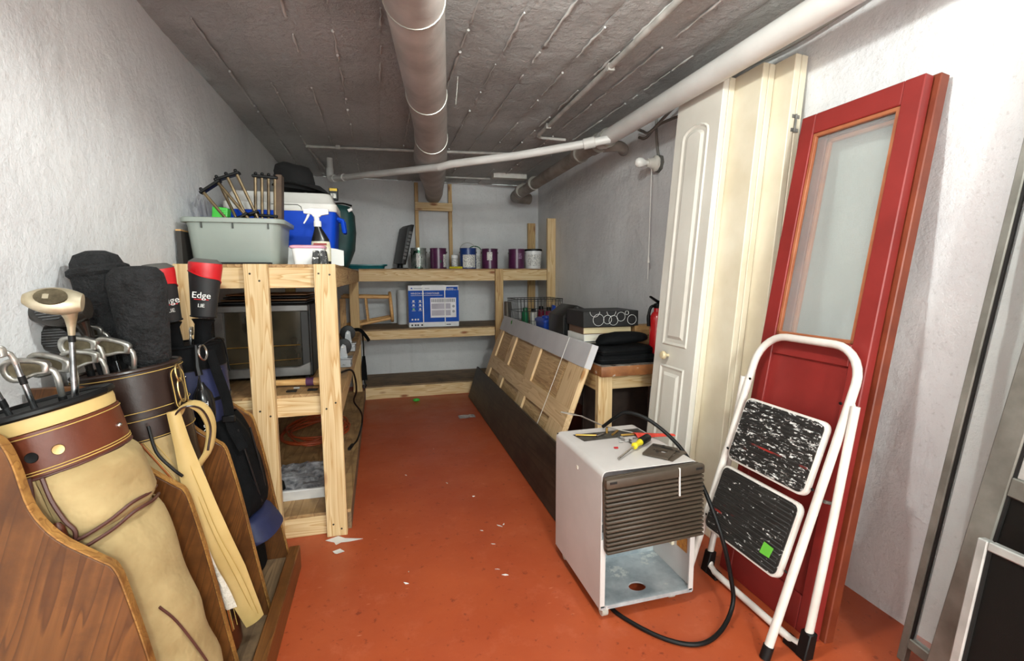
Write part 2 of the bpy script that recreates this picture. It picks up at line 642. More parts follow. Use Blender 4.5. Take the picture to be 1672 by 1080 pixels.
# ceiling of board-marked concrete: slab, one strip per form board, broken ridges on the seams
ceiling = struct(MB().box(XL-0.15, 2.0, Y0, YB+0.15, ZC+0.02, ZC+0.15).build('ceiling', ceil_m, smooth=False))
xs = [XL-0.03]
while xs[-1] < 1.88:
    xs.append(xs[-1]+rnd.uniform(0.165, 0.215))
for i in range(len(xs)-1):
    a, b_ = xs[i], xs[i+1]
    dz = rnd.uniform(-0.0035, 0.0035)
    rows = []
    for j in range(111):
        y = Y0+(YB-Y0)*j/110
        row = []
        for k in range(9):
            u = k/8
            x = a+(b_-a)*u
            p = V((x, y, ZC))
            d = noise.fractal(V((x*4, y*2.2, i*3.7)), 0.9, 2.0, 4)*0.008+noise.fractal(V((x*16, y*12, i)), 0.7, 2.0, 3)*0.0045
            e = 0.0035*max(0, 1-min(u, 1-u)*9)
            row.append((x, y, ZC+dz+d+e))
        rows.append(row)
    MB().sheet(rows, -0.02).build('form_board_strip', ceil_m, ceiling, sharp=1.2, weld=False)
    if i:
        m = MB()
        y = 0.9+rnd.random()
        while y < YB-0.3:
            ln = rnd.uniform(0.05, 0.5)
            if rnd.random() < 0.9:
                n = max(3, int(ln/0.04))
                pts = [(a+rnd.uniform(-0.003, 0.003), y+ln*t/n, ZC-rnd.uniform(0.0, 0.006)) for t in range(n+1)]
                m.tube(pts, [rnd.uniform(0.002, 0.008) for _ in pts], 5)
            y += ln+rnd.uniform(0.0, 0.22)
        m.build('seam_ridge', ceil_ridge, ceiling, sharp=1.5)

# ------------------------------------------------------------------ long shelf unit on the left
su = thing('shelf_unit', (-0.5, 3.5, 0), 'pine stud shelving unit with three decks along the left wall', 'shelf')
for x0, x1 in ((-0.27, -0.18), (-0.545, -0.453), (-0.80, -0.735)):
    slab('post', x0, x1, 2.243, 2.281, 0, 1.256, pine, su, 'z')
slab('post', -0.265, -0.182, 4.70, 4.738, 0, 1.15, pine_old, su, 'z')
slab('post', -0.81, -0.73, 4.70, 4.738, 0, 1.15, pine_old, su, 'z')
slab('post', -0.81, -0.73, 3.45, 3.49, 0, 1.15, pine_old, su, 'z')
for z0, z1 in ((1.153, 1.242), (0.575, 0.662), (0.0, 0.09)):
    slab('front_rail', -0.80, -0.218, 2.282, 2.32, z0, z1, pine, su, 'x')
    slab('side_rail', -0.218, -0.18, 2.282, 4.70 if z1 < 1 else 4.78, z0, z1, pine_old, su, 'y')
    slab('wall_rail', XL+0.012, XL+0.05, 2.33, 4.70, z0, z1, pine_old, su, 'y')
for k in range(4):
    slab('joist', -0.785, -0.218, 2.8+k*0.5, 2.838+k*0.5, 1.16, 1.24, pine_old, su, 'x')
    slab('joist', -0.785, -0.218, 2.8+k*0.5, 2.838+k*0.5, 0.58, 0.66, pine_old, su, 'x')
slab('deck', -0.805, -0.18, 2.282, 4.78, 1.242, 1.256, ply, su, 'y')
slab('deck', -0.805, -0.18, 2.282, 4.70, 0.662, 0.676, ply, su, 'y')
slab('deck', -0.805, -0.163, 2.282, 4.75, 0.09, 0.106, ply, su, 'y')
slab('edge_board', -0.18, -0.164, 2.30, 4.75, 0.0, 0.09, ply_pale, su, 'y')
# screw heads on the two front posts
scr = pm('screw_head', C(70, 62, 50), 0.5, 0.7)
for x, z in ((-0.25, 1.215), (-0.205, 1.21), (-0.52, 1.215), (-0.485, 1.185), (-0.245, 0.61), (-0.205, 0.635), (-0.515, 0.62), (-0.475, 0.595), (-0.24, 0.06), (-0.205, 0.035)):
    MB().tube([(x, 2.2435, z), (x, 2.2415, z)], 0.0045, 8).build('screw', scr, su)

# ------------------------------------------------------------------ shelf unit on the back wall
bs = thing('shelf_unit', (0.8, 5.1, 0), 'pine stud shelving unit across the back wall holding paint cans', 'shelf')
slab('post', 1.147, 1.229, 4.75, 4.788, 0, 1.272, pine_old, bs, 'z')
slab('post', 1.716, 1.806, 4.775, 4.813, 0, 1.795, pine, bs, 'z')
slab('post', 1.688, 1.776, 5.36, 5.398, 0, 1.805, pine_old, bs, 'z')
slab('post', -0.30, -0.21, 5.36, 5.398, 0, 1.155, pine_old, bs, 'z')
slab('front_rail', -0.178, 1.714, 4.79, 4.828, 1.155, 1.262, pine, bs, 'x')
slab('front_rail', -0.178, 1.145, 4.79, 4.828, 0.588, 0.676, pine, bs, 'x')
slab('front_rail', -0.16, 1.145, 4.79, 4.828, 0.0, 0.115, pine, bs, 'x')
for z in (1.155, 0.588):
    slab('wall_rail', -0.30, 1.68, 5.365, 5.40, z, z+0.1 if z > 1 else z+0.088, pine_old, bs, 'x')
slab('deck', -0.178, 1.79, 4.79, 5.40, 1.262, 1.275, ply, bs, 'x')
slab('deck', -0.178, 1.70, 4.79, 5.40, 0.676, 0.69, ply_pale, bs, 'x')
slab('deck', -0.16, 1.70, 4.79, 5.40, 0.115, 0.13, ply_pale, bs, 'x')
for k in range(3):
    slab('joist', 0.25+k*0.5, 0.288+k*0.5, 4.83, 5.36, 1.16, 1.26, pine_old, bs, 'y')

# the little stud frame that carries the end of the duct
bk = thing('duct_bracket', (0.59, 5.37, 1.275), 'slim pine stud frame on the back shelf carrying the grey duct', 'bracket')
slab('upright', 0.405, 0.443, 5.33, 5.37, 1.276, 2.2, pine_old, bk, 'z')
slab('upright', 0.768, 0.806, 5.33, 5.37, 1.276, 2.2, pine_old, bk, 'z')
slab('cross_piece', 0.405, 0.806, 5.295, 5.33, 1.905, 1.99, pine, bk, 'x')

# ------------------------------------------------------------------ pipes under the ceiling
dp = [(-0.33, -1.6, 2.11), (-0.1, 0, 2.11), (0.145, 1.7, 2.11), (0.325, 2.95, 2.11), (0.375, 3.35, 2.105), (0.405, 3.7, 2.085), (0.45, 4.05, 2.078), (0.53, 4.65, 2.085), (0.60, 5.2, 2.082), (0.612, 5.40, 2.082)]
dr = [0.1, 0.1, 0.1, 0.1, 0.107, 0.122, 0.117, 0.102, 0.09, 0.088]
path, rad = [], []
for i in range(len(dp)-1):
    n = 10 if i > 2 else 6
    for k in range(n):
        t = k/n
        path.append(V(dp[i]).lerp(V(dp[i+1]), t))
        rr = dr[i]+(dr[i+1]-dr[i])*t
        rad.append(rr*(1+(0.018*noise.noise(V((0, path[-1].y*7, 3))) if path[-1].y > 2.9 else 0)))
path.append(V(dp[-1]))
rad.append(dr[-1])
du = thing('round_duct', (0.3, 3, 2.0), 'fat grey round duct running down the middle of the ceiling', 'pipe')
MB().tube(path, rad, 28).build('duct', duct_m, du, sharp=1.2)
for y in (1.78, 2.62, 3.28):
    i = min(range(len(path)), key=lambda q: abs(path[q].y-y))
    c, t = path[i], (path[i+1]-path[i-1]).normalized()
    s = t.cross(V((0, 0, 1))).normalized()
    uu = s.cross(t)
    MB().tube([c+(s*math.cos(a)+uu*math.sin(a))*(rad[i]+0.002) for a in [2*PI*k/28 for k in range(29)]], 0.0028, 5, cap=False).build('hanger_wire', wire_m, du)
MB().tube([(0.425, 2.62, 2.10), (0.43, 2.6, 2.16), (0.435, 2.59, 2.235)], 0.0007, 5).build('hanger_wire', wire_m, du)

dr_ = thing('drain_pipe', (1.45, 2.5, 2.0), 'thick white drain pipe on the right of the ceiling with a thin crossing branch', 'pipe')
PX, PZ = 1.45, 2.08
MB().tube([(PX, -1.6, PZ), (PX, 3.02, PZ)], 0.05, 24).build('white_pipe', pipe_white, dr_)
MB().tube([(PX, 3.0, PZ), (PX+0.005, 4.4, PZ-0.015), (PX+0.005, 4.95, PZ-0.025)], 0.05, 24).build('grey_pipe', pipe_grey, dr_)
for y, r, ln, mt in ((2.93, 0.058, 0.06, pipe_white), (3.08, 0.06, 0.10, pipe_grey), (3.36, 0.06, 0.07, pipe_grey), (4.45, 0.06, 0.09, pipe_grey), (4.86, 0.061, 0.08, pipe_grey)):
    MB().tube([(PX, y-ln/2, PZ-(0.01 if y > 4 else 0)), (PX, y+ln/2, PZ-(0.012 if y > 4 else 0))], r, 24).build('coupling', mt, dr_, bevel=0.004)
    MB().tube([(PX, y-ln/2-0.004, PZ-(0.01 if y > 4 else 0)), (PX, y-ln/2+0.002, PZ-(0.01 if y > 4 else 0))], r+0.003, 24).build('clamp_ring', wire_m, dr_)
MB().tube(smooth_path([(PX, 4.93, PZ-0.025), (PX, 5.04, PZ-0.03), (PX+0.03, 5.12, PZ-0.03), (PX+0.12, 5.17, PZ-0.03), (PX+0.2, 5.2, PZ-0.03)], 4), 0.058, 20).build('elbow', pipe_grey, dr_)
MB().tube(smooth_path([(PX+0.04, 3.05, PZ-0.02), (PX+0.12, 3.0, PZ-0.02), (PX+0.19, 3.05, PZ-0.02), (PX+0.24, 3.14, PZ-0.01)], 5), 0.035, 16).build('side_elbow', pipe_grey, dr_)
br = dr_
MB().tube([(1.43, 2.83, 2.05), (1.31, 2.88, 2.03), (0.92, 3.10, 1.985), (0.50, 3.33, 1.955), (0.43, 3.40, 1.945)], 0.026, 18).build('branch_pipe', pipe_white, br)
MB().tube([(0.44, 3.39, 1.946), (-0.30, 4.46, 2.042), (-0.36, 4.54, 2.05)], 0.025, 18).build('branch_pipe', pipe_white, br)
MB().tube([(1.28, 2.90, 2.026), (1.345, 2.865, 2.037)], 0.034, 18).build('branch_coupling', pipe_white, br, bevel=0.003)
MB().tube([(-0.245, 4.375, 2.035), (-0.285, 4.435, 2.04)], 0.032, 18).build('branch_coupling', pipe_white, br, bevel=0.003)
MB().tube(smooth_path([(-0.33, 4.50, 2.046), (-0.355, 4.535, 2.05), (-0.37, 4.55, 2.07), (-0.37, 4.55, 2.14)], 4), 0.031, 18).build('branch_elbow', pipe_white, br)
MB().tube([(-0.37, 4.55, 2.12), (-0.37, 4.55, 2.235)], 0.026, 18).build('branch_pipe', pipe_white, br)

def conduit(label, pts, r=0.011, clips=(), mt=None):
    t = thing('ceiling_conduit', V(pts[0])-V((0, 0, r)), label, 'conduit')
    MB().tube(smooth_path(pts, 3), r, 10).build('conduit', mt or conduit_m, t)
    for c in clips:
        MB().box(c[0]-0.018, c[0]+0.018, c[1]-0.018, c[1]+0.018, ZC-2.6*r, ZC).build('clip', conduit_m, t, bevel=0.003)
    return t


conduit('thin painted conduit along the ceiling left of the white drain pipe', [(1.02, -1.5, 2.213), (1.08, 0.6, 2.213), (1.115, 1.8, 2.213), (1.155, 3.40, 2.213)], 0.014, ((1.13, 2.25), (1.15, 3.2)))
conduit('short painted conduit stub joining the white drain pipe', [(1.16, 3.43, 2.212), (1.19, 3.44, 2.205), (1.36, 3.4, 2.19)], 0.011)
conduit('painted conduit crossing the ceiling behind the grey duct', [(-0.50, 4.15, 2.214), (0.2, 4.09, 2.214), (0.98, 4.0, 2.214), (1.35, 3.97, 2.214)], 0.012, ((-0.27, 4.13),))
conduit('painted conduit running back from the ceiling corner on the left', [(-0.50, 4.155, 2.214), (-0.47, 4.6, 2.214), (-0.44, 5.05, 2.214)], 0.011)
conduit('short pale conduit between the duct and the white ceiling board', [(0.70, 5.05, 2.214), (1.17, 5.03, 2.214)], 0.010)
conduit('pale conduit in the far right ceiling corner', [(1.56, 5.2, 2.21), (1.79, 5.2, 2.21)], 0.014)
tag(MB().box(1.15, 1.50, 4.80, 4.90, 2.185, ZC+0.004).build('ceiling_board', pm('flaking_white', C(220, 216, 208), 0.6, flecks=C(120, 108, 94), fscale=20, fthr=0.66), bevel=0.004), 'flaking white board fixed under the far ceiling beside the grey pipe', 'board')
for lab, pts in (('grey cable sagging along the top of the right wall', [(1.72, 2.98, 2.12), (1.71, 2.88, 2.09), (1.695, 2.7, 2.12), (1.70, 2.4, 2.11), (1.70, 2.1, 2.17), (1.69, 1.7, 2.15), (1.68, 1.35, 2.17), (1.675, 1.2, 2.20)]),
                 ('second grey cable looped behind the white drain pipe', [(1.66, 2.92, 2.16), (1.67, 2.85, 2.12), (1.665, 2.75, 2.09), (1.67, 2.5, 2.16), (1.69, 2.2, 2.20)])):
    tag(MB().tube(smooth_path(pts, 6), 0.009, 8).build('ceiling_cable', cable_m), lab, 'cable')

# ------------------------------------------------------------------ bare bulb on the right wall
bl = thing('wall_lamp', (1.745, 2.77, 1.85), 'bare bulb in a porcelain wall holder with a pull cord', 'lamp')
RY = Matrix.Translation((1.748, 2.77, 1.905)) @ Matrix.Rotation(-PI/2, 4, 'Y')
porc = pm('porcelain', C(226, 222, 212), 0.25, flecks=C(120, 110, 100), fscale=24, fthr=0.7)
MB().lathe([(0.056, -0.02), (0.056, 0.022), (0.05, 0.026)], 8, RY).build('back_box', pm('galvanised_box', C(120, 118, 112), 0.45, 0.6), bl)
MB().lathe([(0.05, 0.024), (0.05, 0.034), (0.036, 0.045), (0.030, 0.07), (0.026, 0.085)], 24, RY).build('holder', porc, bl)
MB().lathe([(0.0135, 0.083), (0.0135, 0.096), (0.018, 0.104), (0.027, 0.122), (0.031, 0.14), (0.028, 0.157), (0.017, 0.169), (1e-7, 0.173)], 20, RY).build('bulb', pm('opal_glass', C(240, 238, 232), 0.15), bl)
MB().tube([(1.695, 2.775, 1.875), (1.692, 2.775, 1.6), (1.69, 2.775, 1.31)], 0.0022, 6).build('pull_cord', white_m, bl)
MB().tube([(1.69, 2.775, 1.325), (1.69, 2.775, 1.28)], [0.004, 0.008], 8).build('cord_end', white_m, bl)
MB().tube([(1.69, 2.775, 1.29), (1.688, 2.775, 1.175)], 0.0018, 6).build('pull_cord', white_m, bl)
MB().tube(smooth_path([(1.738, 2.77, 1.955), (1.736, 2.78, 2.0), (1.735, 2.79, 2.06), (1.735, 2.80, 2.14), (1.735, 2.80, 2.235)], 4), 0.0085, 8).build('supply_cable', cable_m, bl)

# ------------------------------------------------------------------ six-panel pine door lying on its side
def leanM(x0, y0, slope, dx=0.0):
    """local u along +y, v up the slope, w = outward normal (towards -x, up); origin on the floor"""
    u = V((dx, 1, 0)).normalized()
    v = V((slope, -slope*dx, 1)).normalized()
    n = u.cross(v)
    if n.x > 0:
        n = -n
    return Matrix(((u.x, v.x, n.x, x0), (u.y, v.y, n.y, y0), (u.z, v.z, n.z, 0), (0, 0, 0, 1)))


def lbox(name, M, u0, u1, v0, v1, w0, w1, mat, parent, axis='u', bev=0.002):
    cu, cv, cw = (u0+u1)/2, (v0+v1)/2, (w0+w1)/2
    R3 = M.to_3x3()
    if axis == 'u':
        return lumber(name, M @ V((u0, cv, cw)), M @ V((u1, cv, cw)), v1-v0, w1-w0, mat, parent, R3 @ V((0, 1, 0)), bev)
    return lumber(name, M @ V((cu, v0, cw)), M @ V((cu, v1, cw)), u1-u0, w1-w0, mat, parent, R3 @ V((1, 0, 0)), bev)


DM = leanM(0.832, 2.42, 0.37, 0.014)
pd = thing('panel_door', (0.98, 3.4, 0), 'unpainted six-panel pine door lying on its long edge against the workbench', 'door')
DL, DW = 2.03, 0.868
for v0, v1 in ((0, 0.115), (0.377, 0.49), (0.753, DW)):
    lbox('stile', DM, 0, DL, v0, v1, -0.035, 0, door_pine, pd)
rails = [(0, 0.235), (0.77, 0.93), (1.42, 1.54), (1.90, DL)]
for u0, u1 in rails:
    for v0, v1 in ((0.115, 0.377), (0.49, 0.753)):
        lbox('rail', DM, u0, u1, v0, v1, -0.0345, -0.0005, door_pine, pd, 'v')
pu = [(0.235, 0.77), (0.93, 1.42), (1.54, 1.90)]
for u0, u1 in pu:
    for v0, v1 in ((0.115, 0.377), (0.49, 0.753)):
        lbox('panel', DM, u0, u1, v0, v1, -0.025, -0.016, panel_pine, pd)
        f = [(u0+0.03, v0+0.03), (u1-0.03, v0+0.03), (u1-0.03, v1-0.03), (u0+0.03, v1-0.03)]
        g = [(u0+0.055, v0+0.055), (u1-0.055, v0+0.055), (u1-0.055, v1-0.055), (u0+0.055, v1-0.055)]
        vs = [(p[0], p[1], -0.016) for p in f]+[(p[0], p[1], -0.009) for p in g]
        fs = [[0, 1, 5, 4], [1, 2, 6, 5], [2, 3, 7, 6], [3, 0, 4, 7], [4, 5, 6, 7]]
        MB().add(vs, fs).build('raised_field', panel_pine, pd, smooth=False, matrix=DM.copy())
paper = pm('grey_paper', C(200, 198, 198), 0.6, col2=C(186, 184, 186), vs=4, bmp=0.1, bs=12)
m = MB()
rows = []
for i in range(31):
    u = -0.004+(DL+0.008)*i/30
    lo = 0.735+0.006*noise.noise(V((u*3, 0, 1)))
    wob = 0.003*noise.noise(V((u*6, 2, 0)))
    rows.append([(u, lo, 0.0025), (u, 0.80, 0.004+wob), (u, DW+0.002, 0.004), (u, DW+0.006, 0.0), (u, DW+0.006, -0.036), (u, DW-0.01, -0.039)])
m.sheet(rows, 0.0008)
m.add([(-0.006, 0.735, 0.003), (-0.006, DW+0.005, 0.003), (-0.006, DW+0.005, -0.037), (-0.006, 0.735, -0.037)], [(0, 1, 2, 3)])
m.build('edge_sleeve', paper, pd, smooth=False, matrix=DM.copy())
MB().tube([DM @ V((0.33, 0.872, 0.006)), DM @ V((0.34, 0.6, 0.005)), DM @ V((0.36, 0.25, 0.006))], 0.0016, 5).build('string', white_m, pd)
tag(MB().sheet([[(1.128, 4.05, 0.815), (1.124, 4.08, 0.80)], [(1.118, 4.03, 0.785), (1.114, 4.05, 0.775)]], 0.001).build('green_tape_scrap', pm('green_tape', C(70, 150, 60), 0.6)), 'small green tape scrap on the grey sleeve of the pine door', 'tape')

# dark board in front of it
bd = lumber('dark_plank', (0.845, 1.93, 0.152), (0.880, 4.62, 0.152), 0.316, 0.018, dark_board, None, (0.31, 0, 1))
tag(bd, 'long dark stained board leaning low against the pine door', 'board')

# ------------------------------------------------------------------ workbench on the right
wb = thing('workbench', (1.45, 3.5, 0), 'rough pine workbench with a thick brown wrapped top against the right wall', 'workbench')
wrapm = pm('brown_wrapped_top', C(150, 98, 58), 0.35, col2=C(112, 66, 38), vs=14, bmp=0.4, bs=25, flecks=C(190, 184, 176), fscale=14, fthr=0.62)
MB().box(1.165, 1.70, 2.36, 4.62, 0.64, 0.699).build('top', wrapm, wb, bevel=0.008, segs=2)
MB().box(1.171, 1.70, 2.366, 4.61, 0.6985, 0.7003).build('top_sheet', pm('grey_plastic_sheet', C(158, 150, 142), 0.25, col2=C(104, 92, 82), vs=16, bmp=0.4, bs=30), wb)
for y in (2.40, 3.4, 4.5):
    slab('leg', 1.168, 1.255, y, y+0.04, 0, 0.64, pine, wb, 'z')
    slab('leg', 1.60, 1.69, y, y+0.04, 0, 0.64, pine_old, wb, 'z')
slab('apron', 1.256, 1.70, 2.445, 2.483, 0.55, 0.64, pine, wb, 'x')
slab('apron', 1.17, 1.208, 2.445, 4.5, 0.55, 0.64, pine_old, wb, 'y')
tag(MB().box(1.22, 1.68, 2.72, 2.74, 0.0, 0.54).build('backing_board', pm('dark_brown_board', C(62, 48, 40), 0.7, col2=C(46, 36, 30)), bevel=0.002), 'dark brown board standing under the front of the workbench', 'board')

# ------------------------------------------------------------------ dehumidifier
dh = thing('dehumidifier', (0.89, 1.62, 0), 'white metal dehumidifier with brown louvred front and open bucket bay', 'dehumidifier')
shell = pm('white_enamel', C(206, 200, 196), 0.38, col2=C(192, 186, 182), vs=3, flecks=C(120, 104, 92), fscale=18, fthr=0.74)
galv = pm('galvanised_sheet', C(206, 212, 214), 0.35, 0.35, col2=C(146, 156, 162), vs=9, flecks=C(224, 226, 222), fscale=6, fthr=0.57)
brown = pm('brown_plastic', C(78, 66, 54), 0.45, col2=C(62, 52, 42), vs=6, flecks=C(214, 210, 204), fscale=26, fthr=0.745)
dX0, dX1, dY0, dY1, dZ0, dZ1 = 0.700, 1.075, 1.402, 1.832, 0.045, 0.545
m = MB()
out = rrect(dX1-dX0, dZ1-dZ0, 0.022, 4)
inn = rrect(dX1-dX0-0.006, dZ1-dZ0-0.006, 0.019, 4)
out = [(x, z) for x, z in out]
M0 = Matrix.Translation(((dX0+dX1)/2, 0, (dZ0+dZ1)/2))
hw, hh, r_ = (dX1-dX0)/2, (dZ1-dZ0)/2, 0.022
arc = lambda cx_, r, a0: [(cx_+r*math.cos(a0+PI/2*k/5), hh-r_+r*math.sin(a0+PI/2*k/5)) for k in range(6)]
prof = [(hw, -hh)]+arc(hw-r_, r_, 0)+arc(-hw+r_, r_, PI/2)+[(-hw, -hh)]
pin = [(-hw+0.003, -hh)]+list(reversed(arc(-hw+r_, r_-0.003, PI/2)))+list(reversed(arc(hw-r_, r_-0.003, 0)))+[(hw-0.003, -hh)]
n = len(prof)
pin = list(reversed(pin))
vs = [(x, d, z) for d in (dY0, dY1) for x, z in prof]+[(x, d, z) for d in (dY0, dY1) for x, z in pin]
fs = []
for i in range(n-1):
    j = i+1
    fs += [[i, j, j+n, i+n], [i+2*n, i+3*n, j+3*n, j+2*n], [i, i+2*n, j+2*n, j], [i+n, j+n, j+3*n, i+3*n]]
for i in (0, n-1):
    fs.append([i, i+n, i+3*n, i+2*n])
m.add(vs, fs, M0)
m.build('shell', shell, dh, sharp=0.9)
MB().box(dX0+0.004, dX1-0.004, dY1-0.006, dY1, dZ0+0.003, dZ1-0.004).build('back_panel', pm('black_back', C(40, 38, 36), 0.5), dh)
MB().box(dX0+0.004, dX1-0.004, 1.66, 1.664, 0.05, 0.52).build('bay_back', galv, dh)
for x in (dX0, dX1-0.02):
    MB().box(x+0.001, x+0.019, dY0-0.001, dY0+0.006, 0.05, 0.30).build('front_flange', shell, dh, bevel=0.001)
# base plate with the drain hole
m = MB()
cx, cy, n = 0.885, 1.47, 24
hole = [(cx+0.033*math.cos(2*PI*k/n), cy+0.026*math.sin(2*PI*k/n)) for k in range(n)]
rect = []
for k in range(n):
    a = 2*PI*k/n
    c, s = math.cos(a), math.sin(a)
    t = min([((dX1-0.004-cx)/c if c > 0 else (dX0+0.004-cx)/c) if abs(c) > 1e-6 else 9, ((1.66-cy)/s if s > 0 else (dY0-cy)/s) if abs(s) > 1e-6 else 9])
    rect.append((cx+c*t, cy+s*t))
for cxr, cyr in ((dX1-0.004, 1.66), (dX0+0.004, 1.66), (dX0+0.004, dY0), (dX1-0.004, dY0)):
    i = min(range(n), key=lambda q: (rect[q][0]-cxr)**2+(rect[q][1]-cyr)**2)
    rect[i] = (cxr, cyr)
vs = [(x, y, z) for z in (0.048, 0.054) for x, y in rect]+[(x, y, z) for z in (0.048, 0.054) for x, y in hole]
fs = []
for i in range(n):
    j = (i+1) % n
    fs += [[i+n, j+n, j+3*n, i+3*n], [i, i+2*n, j+2*n, j], [i, j, j+n, i+n], [i+2*n, i+3*n, j+3*n, j+2*n]]
m.add(vs, fs).build('base_plate', galv, dh, smooth=False)
MB().box(dX0+0.004, dX1-0.004, dY0-0.001, dY0+0.004, 0.042, 0.056).build('front_lip', galv, dh)
# shell floor is open under the bay: dark underside frame keeps the casters
for x, y in ((dX0+0.03, dY0+0.03), (dX1-0.06, dY0+0.05), (dX0+0.03, dY1-0.05), (dX1-0.06, dY1-0.05)):
    m = MB()
    m.tube([(x-0.012, y, 0.018), (x+0.012, y, 0.018)], 0.018, 14)
    m.box(x-0.016, x+0.016, y-0.014, y+0.014, 0.028, 0.045)
    m.build('caster', pm('grey_caster', C(190, 184, 172), 0.5) if x+y < 0 else bpy.data.materials.get('grey_caster') or pm('grey_caster', C(190, 184, 172), 0.5), dh, bevel=0.002)
# louvred brown grille, hanging a little askew
GM = Matrix.Translation((0.89, 1.40, 0.535)) @ Matrix.Rotation(math.radians(-2.2), 4, 'Y')
gr = MB()
gr.prism(rrect(0.382, 0.275, 0.02, 3), -0.012, 0.0, GM @ Matrix.Translation((0, 0, -0.137)))
gr = gr.build('grille', brown, dh, bevel=0.002)
GW = 0.38
hd = MB().box(-GW/2, GW/2, -0.032, -0.008, -0.034, 0.0, GM).build('grille_head', brown, gr, bevel=0.008, segs=2)
dk = pm('notch_black', C(18, 15, 13), 0.7)
for s in (-1, 1):
    MB().box(s*0.165-0.013, s*0.165+0.013, -0.0335, -0.02, -0.016, -0.008, GM).build('notch', dk, gr)
for k in range(15):
    z = -0.040-k*0.0155
    MB().prism([(-GW/2, 0), (GW/2, 0), (GW/2, -0.0105), (-GW/2, -0.0105)], -0.028-0.001*(k % 2), -0.010, GM @ Matrix.Translation((0, 0, z)) ).build('louvre', brown, gr, bevel=0.003)
MB().box(0.085, 0.089, -0.0335, -0.028, -0.10, 0.001, GM).build('paint_drip', white_m, gr)
# vent recess on top and small marks
top_dark = pm('dirty_vent', C(74, 70, 64), 0.6, col2=C(48, 44, 40), vs=40, flecks=C(150, 144, 132), fscale=50, fthr=0.66)
MB().add([(0.752, 1.775, 0.5462), (1.05, 1.775, 0.5462), (1.05, 1.70, 0.5462), (0.765, 1.69, 0.5462)], [(0, 3, 2, 1)]).sheet([[(0.752, 1.775, 0.5462), (1.05, 1.775, 0.5462)], [(0.765, 1.69, 0.5462), (1.05, 1.70, 0.5462)]], 0.001).build('top_vent', top_dark, dh, smooth=False)
MB().box(0.6985, 0.701, 1.60, 1.612, 0.475, 0.487).build('screw_hole', pm('pale_mark', C(236, 230, 214), 0.5), dh)
MB().box(dX1-0.0055, dX1-0.0035, 1.44, 1.50, 0.17, 0.225).build('rating_label', pm('orange_label', C(206, 140, 40), 0.5, col2=C(170, 100, 30), vs=60), dh)
MB().box(dX1-0.018, dX1-0.004, 1.515, 1.545, 0.16, 0.215).build('switch', pm('ivory', C(230, 222, 196), 0.5), dh, bevel=0.002)
MB().box(0.80, 0.98, 1.658, 1.660, 0.17, 0.215).build('stencil_plate', pm('grey_stencil', C(104, 108, 108), 0.5, flecks=C(214, 212, 206), fscale=60, fthr=0.56), dh)
cordp = [(0.90, 1.80, 0.56), (0.925, 1.74, 0.615), (0.96, 1.70, 0.645), (1.02, 1.62, 0.625), (1.09, 1.53, 0.545), (1.105, 1.42, 0.45), (1.115, 1.32, 0.31), (1.15, 1.30, 0.15), (1.15, 1.285, 0.055), (1.06, 1.235, 0.013), (0.955, 1.212, 0.009), (0.86, 1.27, 0.009), (0.78, 1.40, 0.009), (0.76, 1.50, 0.009)]
MB().tube(smooth_path(cordp, 8), 0.0075, 10).build('power_cord', rubber, dh)

# ------------------------------------------------------------------ folded bifold doors, three pairs against the wall
def bif(label, xb, y0, y1, slope, front_mat, h=2.09, hinges=()):
    t = thing('bifold_door', (xb+0.05, (y0+y1)/2, 0), label, 'door', 'bifold doors leaning on the right wall')
    M = leanM(xb, y0, slope)
    W = y1-y0
    lbox('leaf', M, 0, W, 0.0, h, -0.030, 0, front_mat, t, 'v', 0.003)
    lbox('leaf', M, 0, W, 0.0, h, -0.062, -0.032, cream_m, t, 'v', 0.003)
    for v in hinges:
        m = MB()
        m.box(-0.002, 0.0, v+0.02, v+0.034, -0.05, -0.014, M)
        m.box(-0.002, 0.0, v-0.034, v-0.02, -0.05, -0.014, M)
        m.tube([M @ V((-0.004, v-0.036, -0.031)), M @ V((-0.004, v+0.036, -0.031))], 0.004, 8)
        m.build('hinge', steel, t)
    return t, M, W


bA, MA, WA = bif('white bifold door with arched moulded panel and round knob, outermost of the three', 1.357, 1.905, 2.245, 0.0775, door_white)
for v0, v1, arch in ((0.845, 1.93, True), (0.15, 0.745, False)):
    u0, u1 = 0.068, WA-0.068
    def outline(d, arch=arch, v0=v0, v1=v1):
        a, b = u0+d, u1-d
        pts = [(a, v0+d), (b, v0+d)]
        if arch:
            top = v1-0.05
            for k in range(9):
                q = PI*k/8
                pts.append(((a+b)/2+(b-a)/2*math.cos(q), top-d*0.3+(0.05-d*0.5)*math.sin(q)))
        else:
            pts += [(b, v1-d), (a, v1-d)]
        return pts
    # sunk moulding: raised outer bead, slope and raised field
    P = [outline(d) for d in (0.0, 0.008, 0.02, 0.036, 0.052)]
    H = [0.0, 0.006, -0.001, -0.001, 0.008]
    vs, fs = [], []
    n = len(P[0])
    for pp, hh in zip(P, H):
        vs += [(x, y, hh+0.0005) for x, y in pp]
    for i in range(len(P)-1):
        fs += [[i*n+k, i*n+(k+1) % n, (i+1)*n+(k+1) % n, (i+1)*n+k] for k in range(n)]
    fs.append([(len(P)-1)*n+k for k in range(n)])
    MB().add(vs, fs).build('moulded_panel', door_white, bA, smooth=False, matrix=MA.copy())
MB().lathe([(0.008, 0.0), (0.009, 0.014), (0.019, 0.022), (0.022, 0.032), (0.017, 0.041), (1e-7, 0.044)], 18, MA @ Matrix.Translation((WA*0.62, 0.795, 0))).build('knob', pm('cream_knob', C(214, 196, 158), 0.35), bA)
bif('cream bifold door pair in the middle of the folded three', 1.420, 1.745, 2.10, 0.0775, cream_m)
bif('cream bifold door pair nearest the right wall beside the red framed door', 1.484, 1.645, 1.98, 0.0775, cream_m, hinges=(1.82, 0.98))

